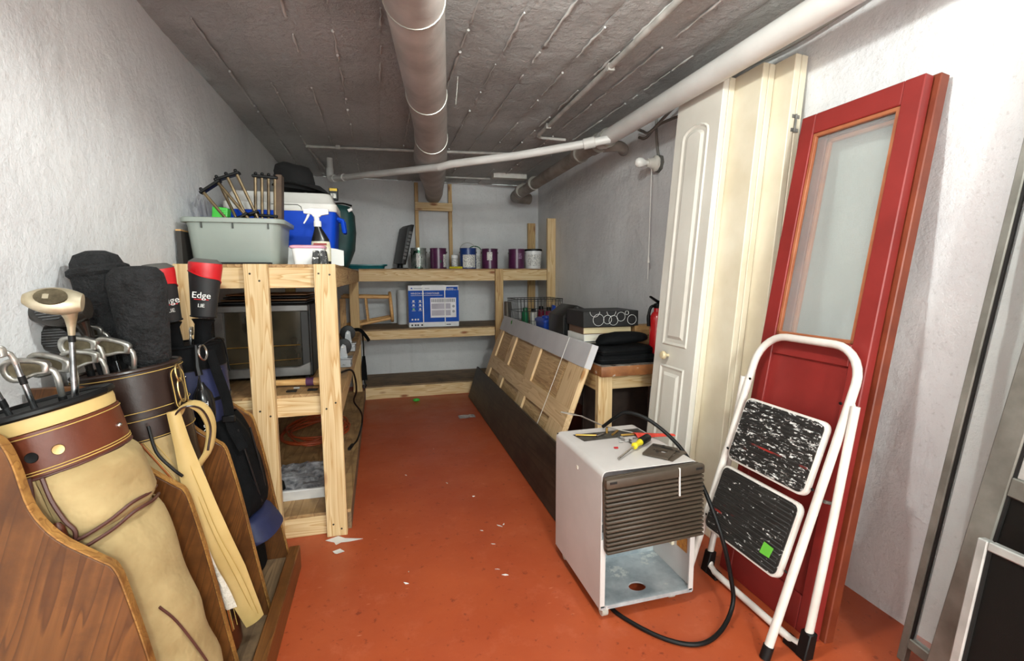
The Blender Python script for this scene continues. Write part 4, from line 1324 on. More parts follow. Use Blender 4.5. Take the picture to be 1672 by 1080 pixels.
def club(label, foot, neck, kind, side, size=1.0, sm=None, roll_=55):
    """side: horizontal direction in which the head points from its neck"""
    foot, neck = V(foot), V(neck)
    ax = (neck-foot).normalized()
    t = thing('golf_club', foot, label, 'golf club', 'golf clubs standing in the bags')
    MB().tube([foot, foot.lerp(neck, 0.5), neck], [0.0062, 0.0058, 0.0052], 10).build('shaft', sm or shaft_m, t)
    s = V(side)
    s = (s-ax*s.dot(ax)).normalized()
    f = s.cross(ax)
    if f.y > 0:
        f = -f
    # local: x = towards toe, z = along the shaft, y = face normal (towards camera side)
    HM = Matrix(((s.x, f.x, ax.x, neck.x), (s.y, f.y, ax.y, neck.y), (s.z, f.z, ax.z, neck.z), (0, 0, 0, 1))) @ Matrix.Scale(size, 4)
    if kind == 'iron':
        h = MB()
        h.tube([V((0, 0, -0.03)), V((0, 0, 0.012)), V((0.003, 0, 0.026)), V((0.014, 0, 0.036))], [0.0058, 0.0062, 0.0062, 0.0066], 10, M=HM)
        ol = smooth_path([(0.008, 0, 0.024), (0.03, 0, 0.022), (0.062, 0, 0.010), (0.080, 0, 0.018), (0.086, 0, 0.042), (0.074, 0, 0.060), (0.04, 0, 0.058), (0.012, 0, 0.050), (0.005, 0, 0.038)], 3)
        po = [(p.x, p.z) for p in ol][:-1]
        c = V((sum(p[0] for p in po)/len(po), sum(p[1] for p in po)/len(po)))
        pi_ = [(c.x+(x-c.x)*0.70, c.y+(z-c.y)*0.62) for x, z in po]
        h.ring_prism(po, pi_, -0.007, 0.008, HM)
        hd_ = h.build('head', iron_m, t, bevel=0.0015*size, sharp=0.8)
        MB().prism(pi_, -0.006, 0.002, HM).build('cavity', iron_dark, hd_)
        MB().tube([HM @ V((0, 0, -0.05)), HM @ V((0, 0, -0.03))], 0.0075*size, 10).build('ferrule', rubber, hd_)
    else:
        h = MB()
        h.tube([V((0, 0, -0.03)), V((0, 0, -0.008)), V((0, 0, 0.014)), V((0.002, 0.002, 0.034)), V((0.006, 0.004, 0.052))], [0.0068, 0.0085, 0.0125, 0.019, 0.027], 16, M=HM)
        TX = HM @ Matrix.Translation((-0.012, 0.006, 0.056)) @ Matrix.Rotation(math.radians(-roll_), 4, 'X')
        rings = []
        for i in range(11):
            q = i/10
            x = -0.014+0.108*q
            w_ = 0.037*math.sin(PI*min(1, 0.16+q*0.78))**0.6
            hh = 0.023*math.sin(PI*min(1, 0.2+q*0.72))**0.6
            rings.append([TX @ V((x, w_*math.cos(2*PI*k/18), 0.012*q+hh*math.sin(2*PI*k/18))) for k in range(18)])
        h.loft(rings)
        mt = wood_head if kind == 'wood' else dark_head
        hd_ = h.build('head', mt, t, sharp=1.0)
        MB().tube([HM @ V((0, 0, -0.045)), HM @ V((0, 0, -0.028))], 0.0078*size, 10).build('ferrule', rubber, hd_)
        sole = [TX @ V((0.040+0.032*math.cos(2*PI*k/20), 0.022*math.sin(2*PI*k/20), 0.0285)) for k in range(20)]
        low = [TX @ V((0.040+0.032*math.cos(2*PI*k/20), 0.022*math.sin(2*PI*k/20), 0.018)) for k in range(20)]
        MB().loft([low, sole]).build('sole_plate', iron_dark if kind == 'wood' else pm('groove_black', C(30, 28, 26), 0.4), hd_)
        if kind == 'dark':
            for k in range(7):
                yy = -0.018+0.006*k
                MB().tube([TX @ V((0.040-0.03*math.sqrt(1-(yy/0.022)**2), yy, 0.0288)), TX @ V((0.040+0.03*math.sqrt(1-(yy/0.022)**2), yy, 0.0288))], 0.0008, 5).build('groove_line', shaft_m, hd_)
    return t


# clubs in the tan bag
club('bronze fairway wood standing upright in the tan golf bag', (-0.634, 1.20, 0.80), (-0.617, 1.195, 1.105), 'wood', (-0.9, -0.2, 0.25), 0.82)
club('small-headed iron leaning left in the tan golf bag', (-0.668, 1.20, 0.80), (-0.702, 1.17, 1.03), 'iron', (-0.4, -0.4, 0.8), 0.85)
club('broad worn iron with flat blade pointing left in the tan golf bag', (-0.652, 1.235, 0.80), (-0.660, 1.215, 0.98), 'iron', (-1, -0.1, 0.12), 1.0)
club('iron with black and orange grip wrap at left of the tan golf bag', (-0.70, 1.20, 0.80), (-0.735, 1.16, 0.985), 'iron', (-0.9, 0.3, 0.2), 0.85)
club('chrome iron low at the far left edge of the tan golf bag', (-0.735, 1.165, 0.80), (-0.755, 1.13, 0.93), 'iron', (-0.9, -0.3, 0.0), 0.85)
club('long-bladed putter lying low at the back of the tan golf bag', (-0.675, 1.27, 0.80), (-0.66, 1.27, 0.965), 'iron', (-1, 0.15, 0.0), 1.1)
# clubs in the dark brown bag
club('dark wooden driver head with bright grooves, left above the dark brown bag', (-0.70, 1.52, 0.80), (-0.735, 1.48, 1.06), 'dark', (-0.95, 0.1, 0.25), 1.15, graph, 75)
club('second dark wooden driver head just below the first', (-0.75, 1.56, 0.80), (-0.765, 1.53, 0.985), 'dark', (-0.95, 0.1, 0.25), 1.15, graph, 75)
club('cavity-back iron leaning left, upper one above the dark brown bag', (-0.70, 1.49, 0.80), (-0.700, 1.475, 0.99), 'iron', (-1, 0, 0.05), 1.05)
club('cavity-back iron leaning left, lower one above the dark brown bag', (-0.68, 1.475, 0.80), (-0.690, 1.46, 0.96), 'iron', (-1, 0.0, 0.02), 1.05)
club('cavity-back iron right of the bronze fairway wood', (-0.66, 1.50, 0.80), (-0.635, 1.48, 0.975), 'iron', (-1, 0.05, 0.1), 1.05)
club('cavity-back iron half hidden behind the bronze fairway wood', (-0.70, 1.60, 0.80), (-0.720, 1.56, 1.02), 'iron', (-0.7, -0.1, 0.6), 1.0)

fuzzy = pm('black_plush', C(30, 30, 32), 0.9, col2=C(5, 5, 6), vs=22, lo=0.3, hi=0.75, bmp=1.0, bs=34, bd=0.03)  # paler patches put highlights of the pile into the colour


def cover(name, label, base, top, prof, mat, sy=0.8, lump=0.0):
    base, top = V(base), V(top)
    z = (top-base).normalized()
    x = V((1, 0, 0))
    x = (x-z*x.dot(z)).normalized()
    y = z.cross(x)
    M = Matrix(((x.x, y.x, z.x, base.x), (x.y, y.y, z.y, base.y), (x.z, y.z, z.z, base.z), (0, 0, 0, 1)))
    t = thing(name, base, label, 'head cover', 'club head covers')
    L = (top-base).length
    n = 28
    rings = []
    for r, q in prof:
        rings.append([M @ V((r*math.cos(2*PI*k/n)*(1+lump*noise.noise(V((math.cos(2*PI*k/n)*2.2, math.sin(2*PI*k/n)*2.2, q*5)))), sy*r*math.sin(2*PI*k/n), q*L)) for k in range(n)])
    return t, M, L, rings


P1 = [(0.030, 0.0), (0.034, 0.12), (0.048, 0.22), (0.055, 0.40), (0.060, 0.62), (0.064, 0.80), (0.062, 0.90), (0.050, 0.965), (0.022, 1.0)]
t, M, L, rg = cover('head_cover', 'black plush head cover with a silver tag, farthest left', (-0.735, 1.60, 0.93), (-0.752, 1.60, 1.275), P1, fuzzy, 0.85, 0.12)
MB().loft(rg).build('cover', fuzzy, t, sharp=1.5)
MB().tube([M @ V((0.060*math.cos(a), 0.050*math.sin(a), (0.84+0.02*math.cos(a))*L)) for a in [2*PI*k/24 for k in range(25)]], 0.014, 8, cap=False).build('cuff_roll', fuzzy, t)
MB().box(-0.014, 0.014, -0.003, 0.003, -0.009, 0.009, M @ Matrix.Translation((-0.055, -0.035, 0.66*L)) @ Matrix.Rotation(0.5, 4, 'Y')).build('tag', alu_light, t)
P2 = [(0.034, 0.0), (0.040, 0.10), (0.056, 0.16), (0.060, 0.40), (0.066, 0.65), (0.070, 0.84), (0.066, 0.93), (0.050, 0.985), (0.024, 1.0)]
t, M, L, rg = cover('head_cover', 'black plush head cover with a square top, in front of the red ones', (-0.630, 1.55, 0.925), (-0.642, 1.55, 1.232), P2, fuzzy, 0.8, 0.07)
MB().loft(rg).build('cover', fuzzy, t, sharp=1.5)

red_v = pm('red_vinyl', C(196, 28, 34), 0.4, col2=C(176, 22, 28))
blk_v = pm('black_neoprene', C(26, 26, 27), 0.6)


def edge_cover(label, base, top, flip, letters, small):
    t, M, L, _ = cover('head_cover', label, base, top, [(0.02, 0)], blk_v)
    n = 30
    def rad(q):
        pts = [(0, 0.026), (0.28, 0.026), (0.33, 0.036), (0.36, 0.038), (0.6, 0.043), (0.95, 0.052), (1.0, 0.05)]
        for (a, ra), (b, rb_) in zip(pts, pts[1:]):
            if q <= b:
                return ra+(rb_-ra)*(q-a)/(b-a)
        return pts[-1][1]
    def ringat(fq, off=0.0):
        out = []
        for k in range(n):
            q = fq(2*PI*k/n)
            r = rad(q)+off
            out.append(M @ V((r*math.cos(2*PI*k/n), 0.8*r*math.sin(2*PI*k/n), q*L)))
        return out
    wave = lambda a: 0.80-0.075*math.sin(a*1.0+0.6)*1.0+(0.03*math.cos(2*a))
    m = MB()
    m.loft([ringat(lambda a, s=s: 0.36+(wave(a)-0.36)*s) for s in (0, 0.3, 0.6, 1.0)])
    cv = m.build('cover', blk_v, t, sharp=1.0)
    MB().loft([ringat(lambda a, s=s: wave(a)+(0.985-wave(a))*s, 0.0003) for s in (0, 0.4, 0.8, 1.0)]).build('red_top', red_v, cv, sharp=1.0)
    MB().tube(ringat(wave, 0.001)+[ringat(wave, 0.001)[0]], 0.0018, 5, cap=False).build('piping', red_v, cv)
    MB().loft([ringat(lambda a: 0.985, 0.002), ringat(lambda a: 1.0, -0.004), ringat(lambda a: 1.03, -0.016)]).build('crown_panel', pm('grey_crown', C(90, 88, 84), 0.6) if not bpy.data.materials.get('grey_crown') else bpy.data.materials['grey_crown'], cv)
    MB().loft([ringat(lambda a, s=s: s) for s in (0.0, 0.15, 0.28, 0.335)]).build('sock', black_cloth, t, sharp=1.0)
    MB().tube(ringat(lambda a: 0.37, 0.001)+[ringat(lambda a: 0.37, 0.001)[0]], 0.0025, 6, cap=False).build('hem', black_m, cv)
    # lettering on the side towards the camera
    cam_dir = (V((0, 0, 1.2))-(M @ V((0, 0, 0.6*L))))
    loc = M.to_3x3().inverted() @ cam_dir
    a0 = math.atan2(loc.y, loc.x)
    def place(q, da):
        a = a0+da
        r = rad(q)+0.0015
        p = M @ V((r*math.cos(a), 0.8*r*math.sin(a), q*L))
        nn = (M.to_3x3() @ V((math.cos(a)*0.8, math.sin(a), 0.12))).normalized()
        xx = V((0, 0, 1)).cross(nn).normalized()
        zz = M.to_3x3() @ V((0, 0, 1))
        zz = (zz-nn*zz.dot(nn)).normalized()
        xx = zz.cross(nn)
        return Matrix(((xx.x, zz.x, nn.x, p.x), (xx.y, zz.y, nn.y, p.y), (xx.z, zz.z, nn.z, p.z), (0, 0, 0, 1)))
    text('lettering', letters, 0.030, wh, cv, place(0.615, flip), 0.0016)
    text('lettering', small, 0.017, wh, cv, place(0.50, flip), 0.0016)
    PMx = place(0.57, flip)
    MB().box(-0.022, 0.022, -0.0014, 0.0014, -0.001, 0.0015, PMx).build('underline', red_v, cv)
    return t


edge_cover('red and black printed head cover beside the shelf post, right one', (-0.60, 1.88, 0.955), (-0.570, 1.88, 1.255), -0.25, 'Edge', 'LIE')
edge_cover('red and black printed head cover half hidden by the plush one', (-0.665, 1.84, 0.955), (-0.690, 1.80, 1.235), 0.25, 'Edge', 'LIE')
club('slim steel-shafted iron between the red and black head covers', (-0.642, 1.90, 0.80), (-0.640, 1.90, 0.99), 'iron', (-0.2, 1, 0.1), 0.6)

# ================================================================== on top of the left shelf (deck at z = 1.256)
ZT = 1.2565
bin_m = pm('grey_bin_plastic', C(152, 160, 152), 0.4, col2=C(142, 150, 143), vs=3)
bn = thing('storage_bin', (-0.60, 2.5, ZT), 'open grey plastic storage bin at the front of the left shelf', 'bin')
def rr3(cx, cy, w_, h_, r, z, n=4):
    return [V((cx+x, cy+y, z)) for x, y in rrect(w_, h_, r, n)]
bc = (-0.600, 2.50)
prof_o = [(0.325, 0.25, 0.03, 0.0), (0.345, 0.265, 0.04, 0.012), (0.372, 0.285, 0.045, 0.165), (0.376, 0.288, 0.045, 0.178), (0.412, 0.318, 0.05, 0.180), (0.414, 0.32, 0.05, 0.197), (0.405, 0.312, 0.05, 0.2)]
prof_i = [(0.375, 0.287, 0.045, 0.196), (0.362, 0.275, 0.04, 0.16), (0.335, 0.255, 0.035, 0.016), (0.30, 0.22, 0.03, 0.012)]
MB().loft([rr3(bc[0], bc[1], a, b, r, ZT+z) for a, b, r, z in prof_o+prof_i]).build('tub', bin_m, bn, sharp=0.6)
for dx in (-0.12, 0.0, 0.14):
    MB().box(bc[0]+dx-0.003, bc[0]+dx+0.003, 2.350, 2.362, ZT+0.155, ZT+0.178).build('rib_slot', pm('slot_dark', C(70, 74, 70), 0.6) if dx < -0.1 else bpy.data.materials['slot_dark'], bn)
tag(MB().box(-0.76, -0.45, 2.30, 2.345, ZT, ZT+0.008).build('black_strip', black_m), 'flat black strip under the front of the grey storage bin', 'strip')

sbx = thing('side_board', (-0.812, 2.6, ZT), 'dark board with pale top edge squeezed between the grey bin and the wall', 'board')
MB().box(-0.822, -0.803, 2.37, 2.85, ZT, ZT+0.142).build('board', pm('dark_grey_board', C(58, 54, 50), 0.7), sbx)
MB().box(-0.823, -0.802, 2.369, 2.85, ZT+0.142, ZT+0.148).build('top_edge', blond, sbx)
# brass-coloured rod frames standing in the bin
rodm = pm('bronze_rod', C(132, 112, 82), 0.4, 0.5, col2=C(72, 58, 40))
browns = pm('brown_card', C(96, 76, 58), 0.7, col2=C(72, 56, 44))
def rodframe(label, base, lean, nrod, wid, ln, yaw_, panel=False):
    t = thing('rod_frame', base, label, 'rod frame', 'rod frames standing in the bin')
    M = Matrix.Translation(base) @ Matrix.Rotation(yaw_, 4, 'Z') @ Matrix.Rotation(lean, 4, 'Y')
    for i in range(nrod):
        x = wid*((i/(nrod-1))-0.5)
        MB().tube([M @ V((x, 0, 0.0)), M @ V((x, 0, ln))], 0.007, 8).build('rod', rodm, t)
        MB().tube([M @ V((x-0.003, 0.016, 0.0)), M @ V((x-0.003, 0.016, ln*0.98))], 0.0045, 8).build('rod', rodm, t)
    for q in (0.5, 0.985):
        m = MB().box(-wid/2-0.014, wid/2+0.014, -0.012, 0.026, ln*q-0.0065, ln*q+0.0065, M)
        m.build('cross_bar', black_m, t, bevel=0.003)
    for i in range(nrod):
        x = wid*((i/(nrod-1))-0.5)
        MB().sphere(M @ V((x, 0.004, ln*1.02)), 0.008, nu=8, nv=6).build('end_cap', black_m, t)
    if panel:
        MB().box(wid/2+0.004, wid/2+0.03, -0.004, 0.06, -0.03, ln+0.012, M).build('side_panel', browns, t, bevel=0.002)
    return t


rodframe('bronze rod frame fanned out farthest to the left in the grey bin', (-0.50, 2.47, ZT+0.06), math.radians(-36), 2, 0.075, 0.36, 0.0)
rodframe('bronze rod frame fanned slightly left in the middle of the grey bin', (-0.515, 2.52, ZT+0.05), math.radians(-21), 3, 0.085, 0.385, 0.0)
rodframe('upright bronze rod frame with brown side panel in the grey bin', (-0.522, 2.575, ZT+0.05), math.radians(3), 4, 0.085, 0.375, 0.0, True)
green = pm('green_plastic', C(74, 196, 70), 0.4, col2=C(52, 168, 50))
gc = thing('plastic_case', (-0.70, 2.50, ZT+0.016), 'bright green plastic case poking out of the grey bin', 'case')
GMx = Matrix.Translation((-0.70, 2.50, ZT+0.016)) @ Matrix.Rotation(0.10, 4, 'Y')
MB().box(-0.032, 0.032, -0.03, 0.03, 0.0, 0.245, GMx).build('body', green, gc, bevel=0.008, segs=2)
for k in range(4):
    MB().box(0.0, 0.027, -0.0325, -0.029, 0.205+k*0.009, 0.209+k*0.009, GMx).build('grip_rib', green, gc)

# cooler
blue = pm('cooler_blue', C(4, 74, 205), 0.55, col2=C(3, 64, 188), vs=4, spec=0.2)
cw = pm('cooler_white', C(228, 226, 220), 0.4, col2=C(212, 208, 200), vs=5)
co = thing('cooler', (-0.485, 2.98, ZT), 'blue cooler with white lid behind the grey storage bin', 'cooler')
MB().loft([rr3(-0.485, 2.985, a, b, r, ZT+z) for a, b, r, z in ((0.50, 0.27, 0.03, 0.0), (0.545, 0.31, 0.03, 0.29), (0.545, 0.31, 0.03, 0.297))]).build('body', blue, co, sharp=0.6)
MB().loft([rr3(-0.485, 2.985, a, b, r, ZT+z) for a, b, r, z in ((0.556, 0.322, 0.03, 0.297), (0.560, 0.326, 0.03, 0.302), (0.556, 0.322, 0.03, 0.337), (0.535, 0.30, 0.03, 0.345), (0.50, 0.265, 0.03, 0.39), (0.48, 0.25, 0.03, 0.397))]).build('lid', cw, co, sharp=0.6)
MB().tube([(-0.53, 2.821, ZT+0.328), (-0.40, 2.821, ZT+0.328), (-0.385, 2.821, ZT+0.318), (-0.382, 2.821, ZT+0.303)], 0.0022, 6).build('latch_groove', pm('groove_grey', C(120, 118, 112), 0.6), co)
MB().tube([(-0.213, 2.92, ZT+0.27), (-0.185, 2.92, ZT+0.262), (-0.178, 2.93, ZT+0.20), (-0.178, 3.02, ZT+0.20), (-0.185, 3.04, ZT+0.262), (-0.213, 3.04, ZT+0.27)], 0.012, 8).build('handle', blue, co)
# black hat on the cooler
ht = thing('hat', (-0.39, 2.98, ZT+0.397), 'soft black hat lying on the cooler lid', 'hat')
bl_felt = pm('black_felt', C(17, 16, 17), 0.9, col2=C(10, 10, 11), vs=12, bmp=0.2, bs=60)
rings = []
for q, w_, h_, dx, z in ((0, 0.20, 0.17, -0.01, 0.028), (1, 0.205, 0.175, -0.012, 0.07), (2, 0.20, 0.17, -0.02, 0.125), (3, 0.175, 0.15, -0.025, 0.155), (4, 0.10, 0.09, -0.03, 0.168)):
    rings.append([V((-0.415+dx+w_/2*math.cos(2*PI*k/28), 2.97+h_/2*math.sin(2*PI*k/28), ZT+0.397+z+0.006*math.sin(2*PI*k/28*2))) for k in range(28)])
MB().loft(rings).build('crown', bl_felt, ht, sharp=1.3)
rings = []
for w_, h_, z0, tilt in ((0.20, 0.17, 0.038, 0), (0.25, 0.22, 0.040, 0.10), (0.30, 0.27, 0.030, 0.16), (0.305, 0.275, 0.026, 0.17), (0.25, 0.22, 0.028, 0.12), (0.19, 0.16, 0.024, 0.0)):
    rings.append([V((-0.395+w_/2*math.cos(2*PI*k/32), 2.97+h_/2*math.sin(2*PI*k/32), ZT+0.397+max(0.002, z0-tilt*0.22*max(-0.25, math.cos(2*PI*k/32))+0.016))) for k in range(32)])
MB().loft(rings, cap=False).build('brim', bl_felt, ht, sharp=1.3)
bx_ = thing('battery_pack', (-0.232, 3.10, ZT+0.397), 'small black and yellow labelled pack on the far end of the cooler lid', 'pack')
MB().box(-0.262, -0.212, 3.06, 3.09, ZT+0.394, ZT+0.464).build('body', black_m, bx_, bevel=0.003)
MB().box(-0.258, -0.216, 3.0585, 3.0605, ZT+0.446, ZT+0.461).build('yellow_label', pm('yellow_label', C(226, 186, 40), 0.5), bx_)
MB().box(-0.252, -0.222, 3.0585, 3.0605, ZT+0.405, ZT+0.432).build('white_label', pm('white_label', C(220, 218, 210), 0.5, col2=C(120, 118, 112), vs=90), bx_)

# spray bottle
sb = thing('spray_bottle', (-0.272, 2.53, ZT), 'black spray cleaner bottle with white trigger head in front of the cooler', 'bottle')
bc2 = (-0.265, 2.53)
def ov(w_, d_, z, dx=0.0, n=24):
    return [V((bc2[0]+dx+w_/2*math.cos(2*PI*k/n), bc2[1]+d_/2*math.sin(2*PI*k/n), ZT+z)) for k in range(n)]
MB().loft([ov(0.085, 0.05, 0), ov(0.09, 0.054, 0.01), ov(0.09, 0.054, 0.09, 0.0), ov(0.080, 0.05, 0.125), ov(0.055, 0.04, 0.155, -0.004), ov(0.034, 0.032, 0.178, -0.008), ov(0.032, 0.03, 0.188, -0.01)]).build('bottle', pm('black_gloss_bottle', C(22, 21, 22), 0.25), sb, sharp=0.9)
lb = pm('cleaner_label', C(206, 196, 150), 0.5, col2=C(232, 228, 214), vs=30)
MB().loft([ov(0.0915, 0.0555, 0.02), ov(0.0915, 0.0555, 0.085), ov(0.084, 0.053, 0.115)], cap=False).build('label_sleeve', lb, sb)
MB().box(bc2[0]-0.03, bc2[0]+0.03, bc2[1]-0.0295, bc2[1]-0.0265, ZT+0.096, ZT+0.106).build('red_band', pm('dark_red_band', C(150, 40, 36), 0.5), sb)
MB().loft([ov(0.034, 0.034, 0.186, -0.01), ov(0.036, 0.036, 0.19, -0.01), ov(0.034, 0.034, 0.212, -0.01), ov(0.024, 0.024, 0.216, -0.012), ov(0.026, 0.024, 0.235, -0.014)]).build('collar', white_plastic, sb, sharp=0.7)
MB().prism([(-0.335, ZT+0.268), (-0.335, ZT+0.247), (-0.30, ZT+0.244), (-0.292, ZT+0.232), (-0.262, ZT+0.232), (-0.255, ZT+0.24), (-0.222, ZT+0.246), (-0.222, ZT+0.272), (-0.30, ZT+0.274)], 2.518, 2.542).build('trigger_head', white_plastic, sb, bevel=0.004, segs=2)
MB().tube(smooth_path([(-0.312, 2.53, ZT+0.247), (-0.322, 2.53, ZT+0.225), (-0.337, 2.53, ZT+0.20)], 4), [0.006, 0.006, 0.006, 0.0055, 0.005, 0.005, 0.004, 0.004, 0.003], 8).build('trigger', white_plastic, sb)
# tub with pink lid
pt = thing('lidded_tub', (-0.308, 2.415, ZT), 'small white tub with a pink lid at the shelf front', 'tub')
MB().loft([rr3(-0.305, 2.415, a, b, 0.02, ZT+z) for a, b, z in ((0.125, 0.09, 0.0), (0.14, 0.10, 0.075))]).build('tub', white_plastic, pt, sharp=0.7)
MB().loft([rr3(-0.307, 2.415, a, b, 0.022, ZT+z) for a, b, z in ((0.150, 0.11, 0.074), (0.154, 0.114, 0.078), (0.152, 0.112, 0.085), (0.13, 0.09, 0.089))]).build('lid', pm('pink_plastic', C(226, 164, 184), 0.4), pt, sharp=0.7)
sj = thing('scrub_brush_block', (-0.247, 2.315, ZT), 'small black and white patterned block on the front shelf post', 'block')
for s in (-1, 1):
    MB().prism([(-0.247+s*0.002, ZT), (-0.247+s*0.034, ZT), (-0.247+s*0.027, ZT+0.060), (-0.247+s*0.004, ZT+0.060)], 2.288, 2.335).build('half', pm('black_white_print', C(26, 26, 26), 0.5, col2=C(18, 18, 18), flecks=C(226, 226, 222), fscale=70, fthr=0.56) if s < 0 else bpy.data.materials['black_white_print'], sj, bevel=0.003)
rows = []
for i in range(9):
    x = -0.47+0.30*i/8
    rows.append([(x, 2.64-0.02*math.sin(i*0.6)+0.05*v*(1 if i < 6 else 0.4), ZT+0.001+(0.085+0.008*math.sin(i*1.3))*v) for v in (0, 0.5, 1)])
tag(MB().sheet(rows, 0.0012).build('paper_sheet', pm('white_paper', C(236, 236, 232), 0.7, col2=C(226, 226, 222))), 'curled sheet of white paper propped against the blue cooler', 'paper')
# teal bag
tb = thing('tote_bag', (-0.20, 3.42, ZT), 'dark teal zipped bag standing beside the cooler', 'bag')
teal = pm('dark_teal_nylon', C(14, 62, 60), 0.6, col2=C(8, 44, 44), vs=9, bmp=0.3, bs=30)
rings = []
for z, w_, d_, dx in ((0.0, 0.10, 0.24, -0.075), (0.03, 0.12, 0.27, -0.066), (0.12, 0.16, 0.31, -0.05), (0.24, 0.175, 0.32, -0.045), (0.35, 0.165, 0.31, -0.045), (0.395, 0.14, 0.28, -0.055), (0.405, 0.08, 0.2, -0.07)):
    rings.append([V((-0.175+dx+w_/2*math.copysign(abs(math.cos(2*PI*k/32))**0.6, math.cos(2*PI*k/32)), 3.42+d_/2*math.copysign(abs(math.sin(2*PI*k/32))**0.6, math.sin(2*PI*k/32))+0.01*noise.noise(V((k*0.4, z*9, 0))), ZT+z)) for k in range(32)])
MB().loft(rings).build('body', teal, tb, sharp=1.2)
MB().tube(smooth_path([(-0.26, 3.28, ZT+0.404), (-0.20, 3.29, ZT+0.408), (-0.15, 3.32, ZT+0.40)], 4), 0.006, 7).build('zip', black_m, tb)
MB().tube([(-0.17, 3.262, ZT+0.36), (-0.145, 3.262, ZT+0.372)], 0.010, 8).build('zip_pull', white_plastic, tb)

# ================================================================== middle deck (z = 0.676)
ZM = 0.6765
ovn = thing('oven', (-0.55, 2.75, ZM), 'old grey-framed glass-fronted oven on the middle deck', 'oven')
ogrey = pm('oven_grey', C(128, 126, 124), 0.4, 0.4, col2=C(96, 94, 92), vs=8)
oblk = pm('oven_black', C(30, 28, 26), 0.5, col2=C(20, 19, 18))
MB().box(-0.775, -0.335, 2.60, 3.0, ZM+0.02, ZM+0.39).build('body', oblk, ovn, bevel=0.006)
FMo = [(-0.765, -0.345, ZM+0.355, ZM+0.385), (-0.765, -0.725, ZM+0.075, ZM+0.355), (-0.382, -0.345, ZM+0.075, ZM+0.355)]
for x0, x1, z0, z1 in FMo:
    MB().box(x0, x1, 2.572, 2.60, z0, z1).build('door_frame', ogrey if x1-x0 > 0.1 or x0 < -0.5 else oblk, ovn, bevel=0.003)
MB().prism([(-0.765, ZM+0.03), (-0.345, ZM+0.03), (-0.345, ZM+0.10), (-0.40, ZM+0.075), (-0.70, ZM+0.075), (-0.765, ZM+0.10)], 2.565, 2.60).build('door_sill', ogrey, ovn, bevel=0.003)
og = pm('oven_glass', C(40, 38, 32), 0.12, col2=C(62, 56, 44), vs=5, coat=0.5)
MB().box(-0.725, -0.382, 2.588, 2.594, ZM+0.075, ZM+0.355).build('glass', og, ovn)
MB().tube([(-0.72, 2.583, ZM+0.18), (-0.39, 2.583, ZM+0.185)], 0.0028, 6).build('rack_rod', brass, ovn)
MB().tube([(-0.72, 2.583, ZM+0.10), (-0.39, 2.583, ZM+0.115)], 0.002, 6).build('rack_rod', brass, ovn)
for k, mt in enumerate((oblk, brass, oblk, brass)):
    MB().box(-0.755+0.01*k, -0.355, 2.61+0.008*k, 2.95, ZM+0.392+k*0.013, ZM+0.401+k*0.013).build('top_tray', mt if mt is oblk else pm('copper_trim', C(124, 92, 64), 0.4, 0.6), ovn, bevel=0.003)
for x in (-0.74, -0.37):
    for y in (2.62, 2.97):
        MB().tube([(x, y, ZM), (x, y, ZM+0.022)], 0.012, 8).build('foot', oblk, ovn)
bh = thing('wooden_bat', (-0.41, 2.45, ZM), 'turned wooden bat with a purple band lying in front of the oven', 'bat')
HMx = Matrix.Translation((-0.56, 2.465, ZM+0.020)) @ Matrix.Rotation(math.radians(89.5), 4, 'Y') @ Matrix.Rotation(0.1, 4, 'X')
MB().lathe([(0.012, 0.0), (0.016, 0.02), (0.015, 0.10), (0.017, 0.2), (0.020, 0.26), (0.020, 0.285), (0.014, 0.29)], 16, HMx).build('shaft', blond, bh)
MB().lathe([(0.0203, 0.21), (0.0206, 0.245)], 16, HMx).build('band', pm('purple_band', C(96, 52, 92), 0.6), bh)
for x in (-0.402, -0.312):
    tag(MB().box(x-0.022, x+0.022, 2.33, 2.36, ZM, ZM+0.007).build('black_clip', black_m, bevel=0.002), 'flat black clip on the edge of the middle deck, %s one' % ('left' if x < -0.35 else 'right'), 'clip')
tag(MB().tube([(-0.40, 2.395, ZM+0.005), (-0.375, 2.39, ZM+0.006)], 0.005, 8).build('bolt', alu_light), 'short pale bolt lying on the middle deck below the oven', 'bolt')

def caster(label, x, y, s=1.0, flip=False):
    t = thing('caster_wheel', (x, y, ZM), label, 'caster')
    g = pm('galvanised', C(150, 152, 154), 0.35, 0.8, flecks=C(90, 90, 90), fscale=40, fthr=0.6) if not bpy.data.materials.get('galvanised') else bpy.data.materials['galvanised']
    MB().box(x-0.045*s, x+0.045*s, y-0.045, y+0.045, ZM, ZM+0.05*s).build('mounting_block', g, t, bevel=0.004)
    MB().box(x-0.05*s, x+0.05*s, y-0.05, y+0.05, ZM+0.05*s, ZM+0.055*s).build('plate', g, t)
    for d in (-1, 1):
        MB().prism([(x-0.022*s, ZM+0.055*s), (x+0.022*s, ZM+0.055*s), (x+0.016*s, ZM+0.125*s), (x+0.0, ZM+0.135*s), (x-0.012*s, ZM+0.12*s)], y+d*0.017-0.002, y+d*0.017+0.002).build('fork', g, t)
    MB().tube([(x, y-0.013, ZM+0.118*s), (x, y-0.011, ZM+0.118*s), (x, y+0.011, ZM+0.118*s), (x, y+0.013, ZM+0.118*s)], [0.042*s, 0.047*s, 0.047*s, 0.042*s], 24).build('wheel', rubber, t)
    MB().tube([(x, y-0.022, ZM+0.118*s), (x, y+0.022, ZM+0.118*s)], 0.008, 8).build('axle', chrome, t)
    return t


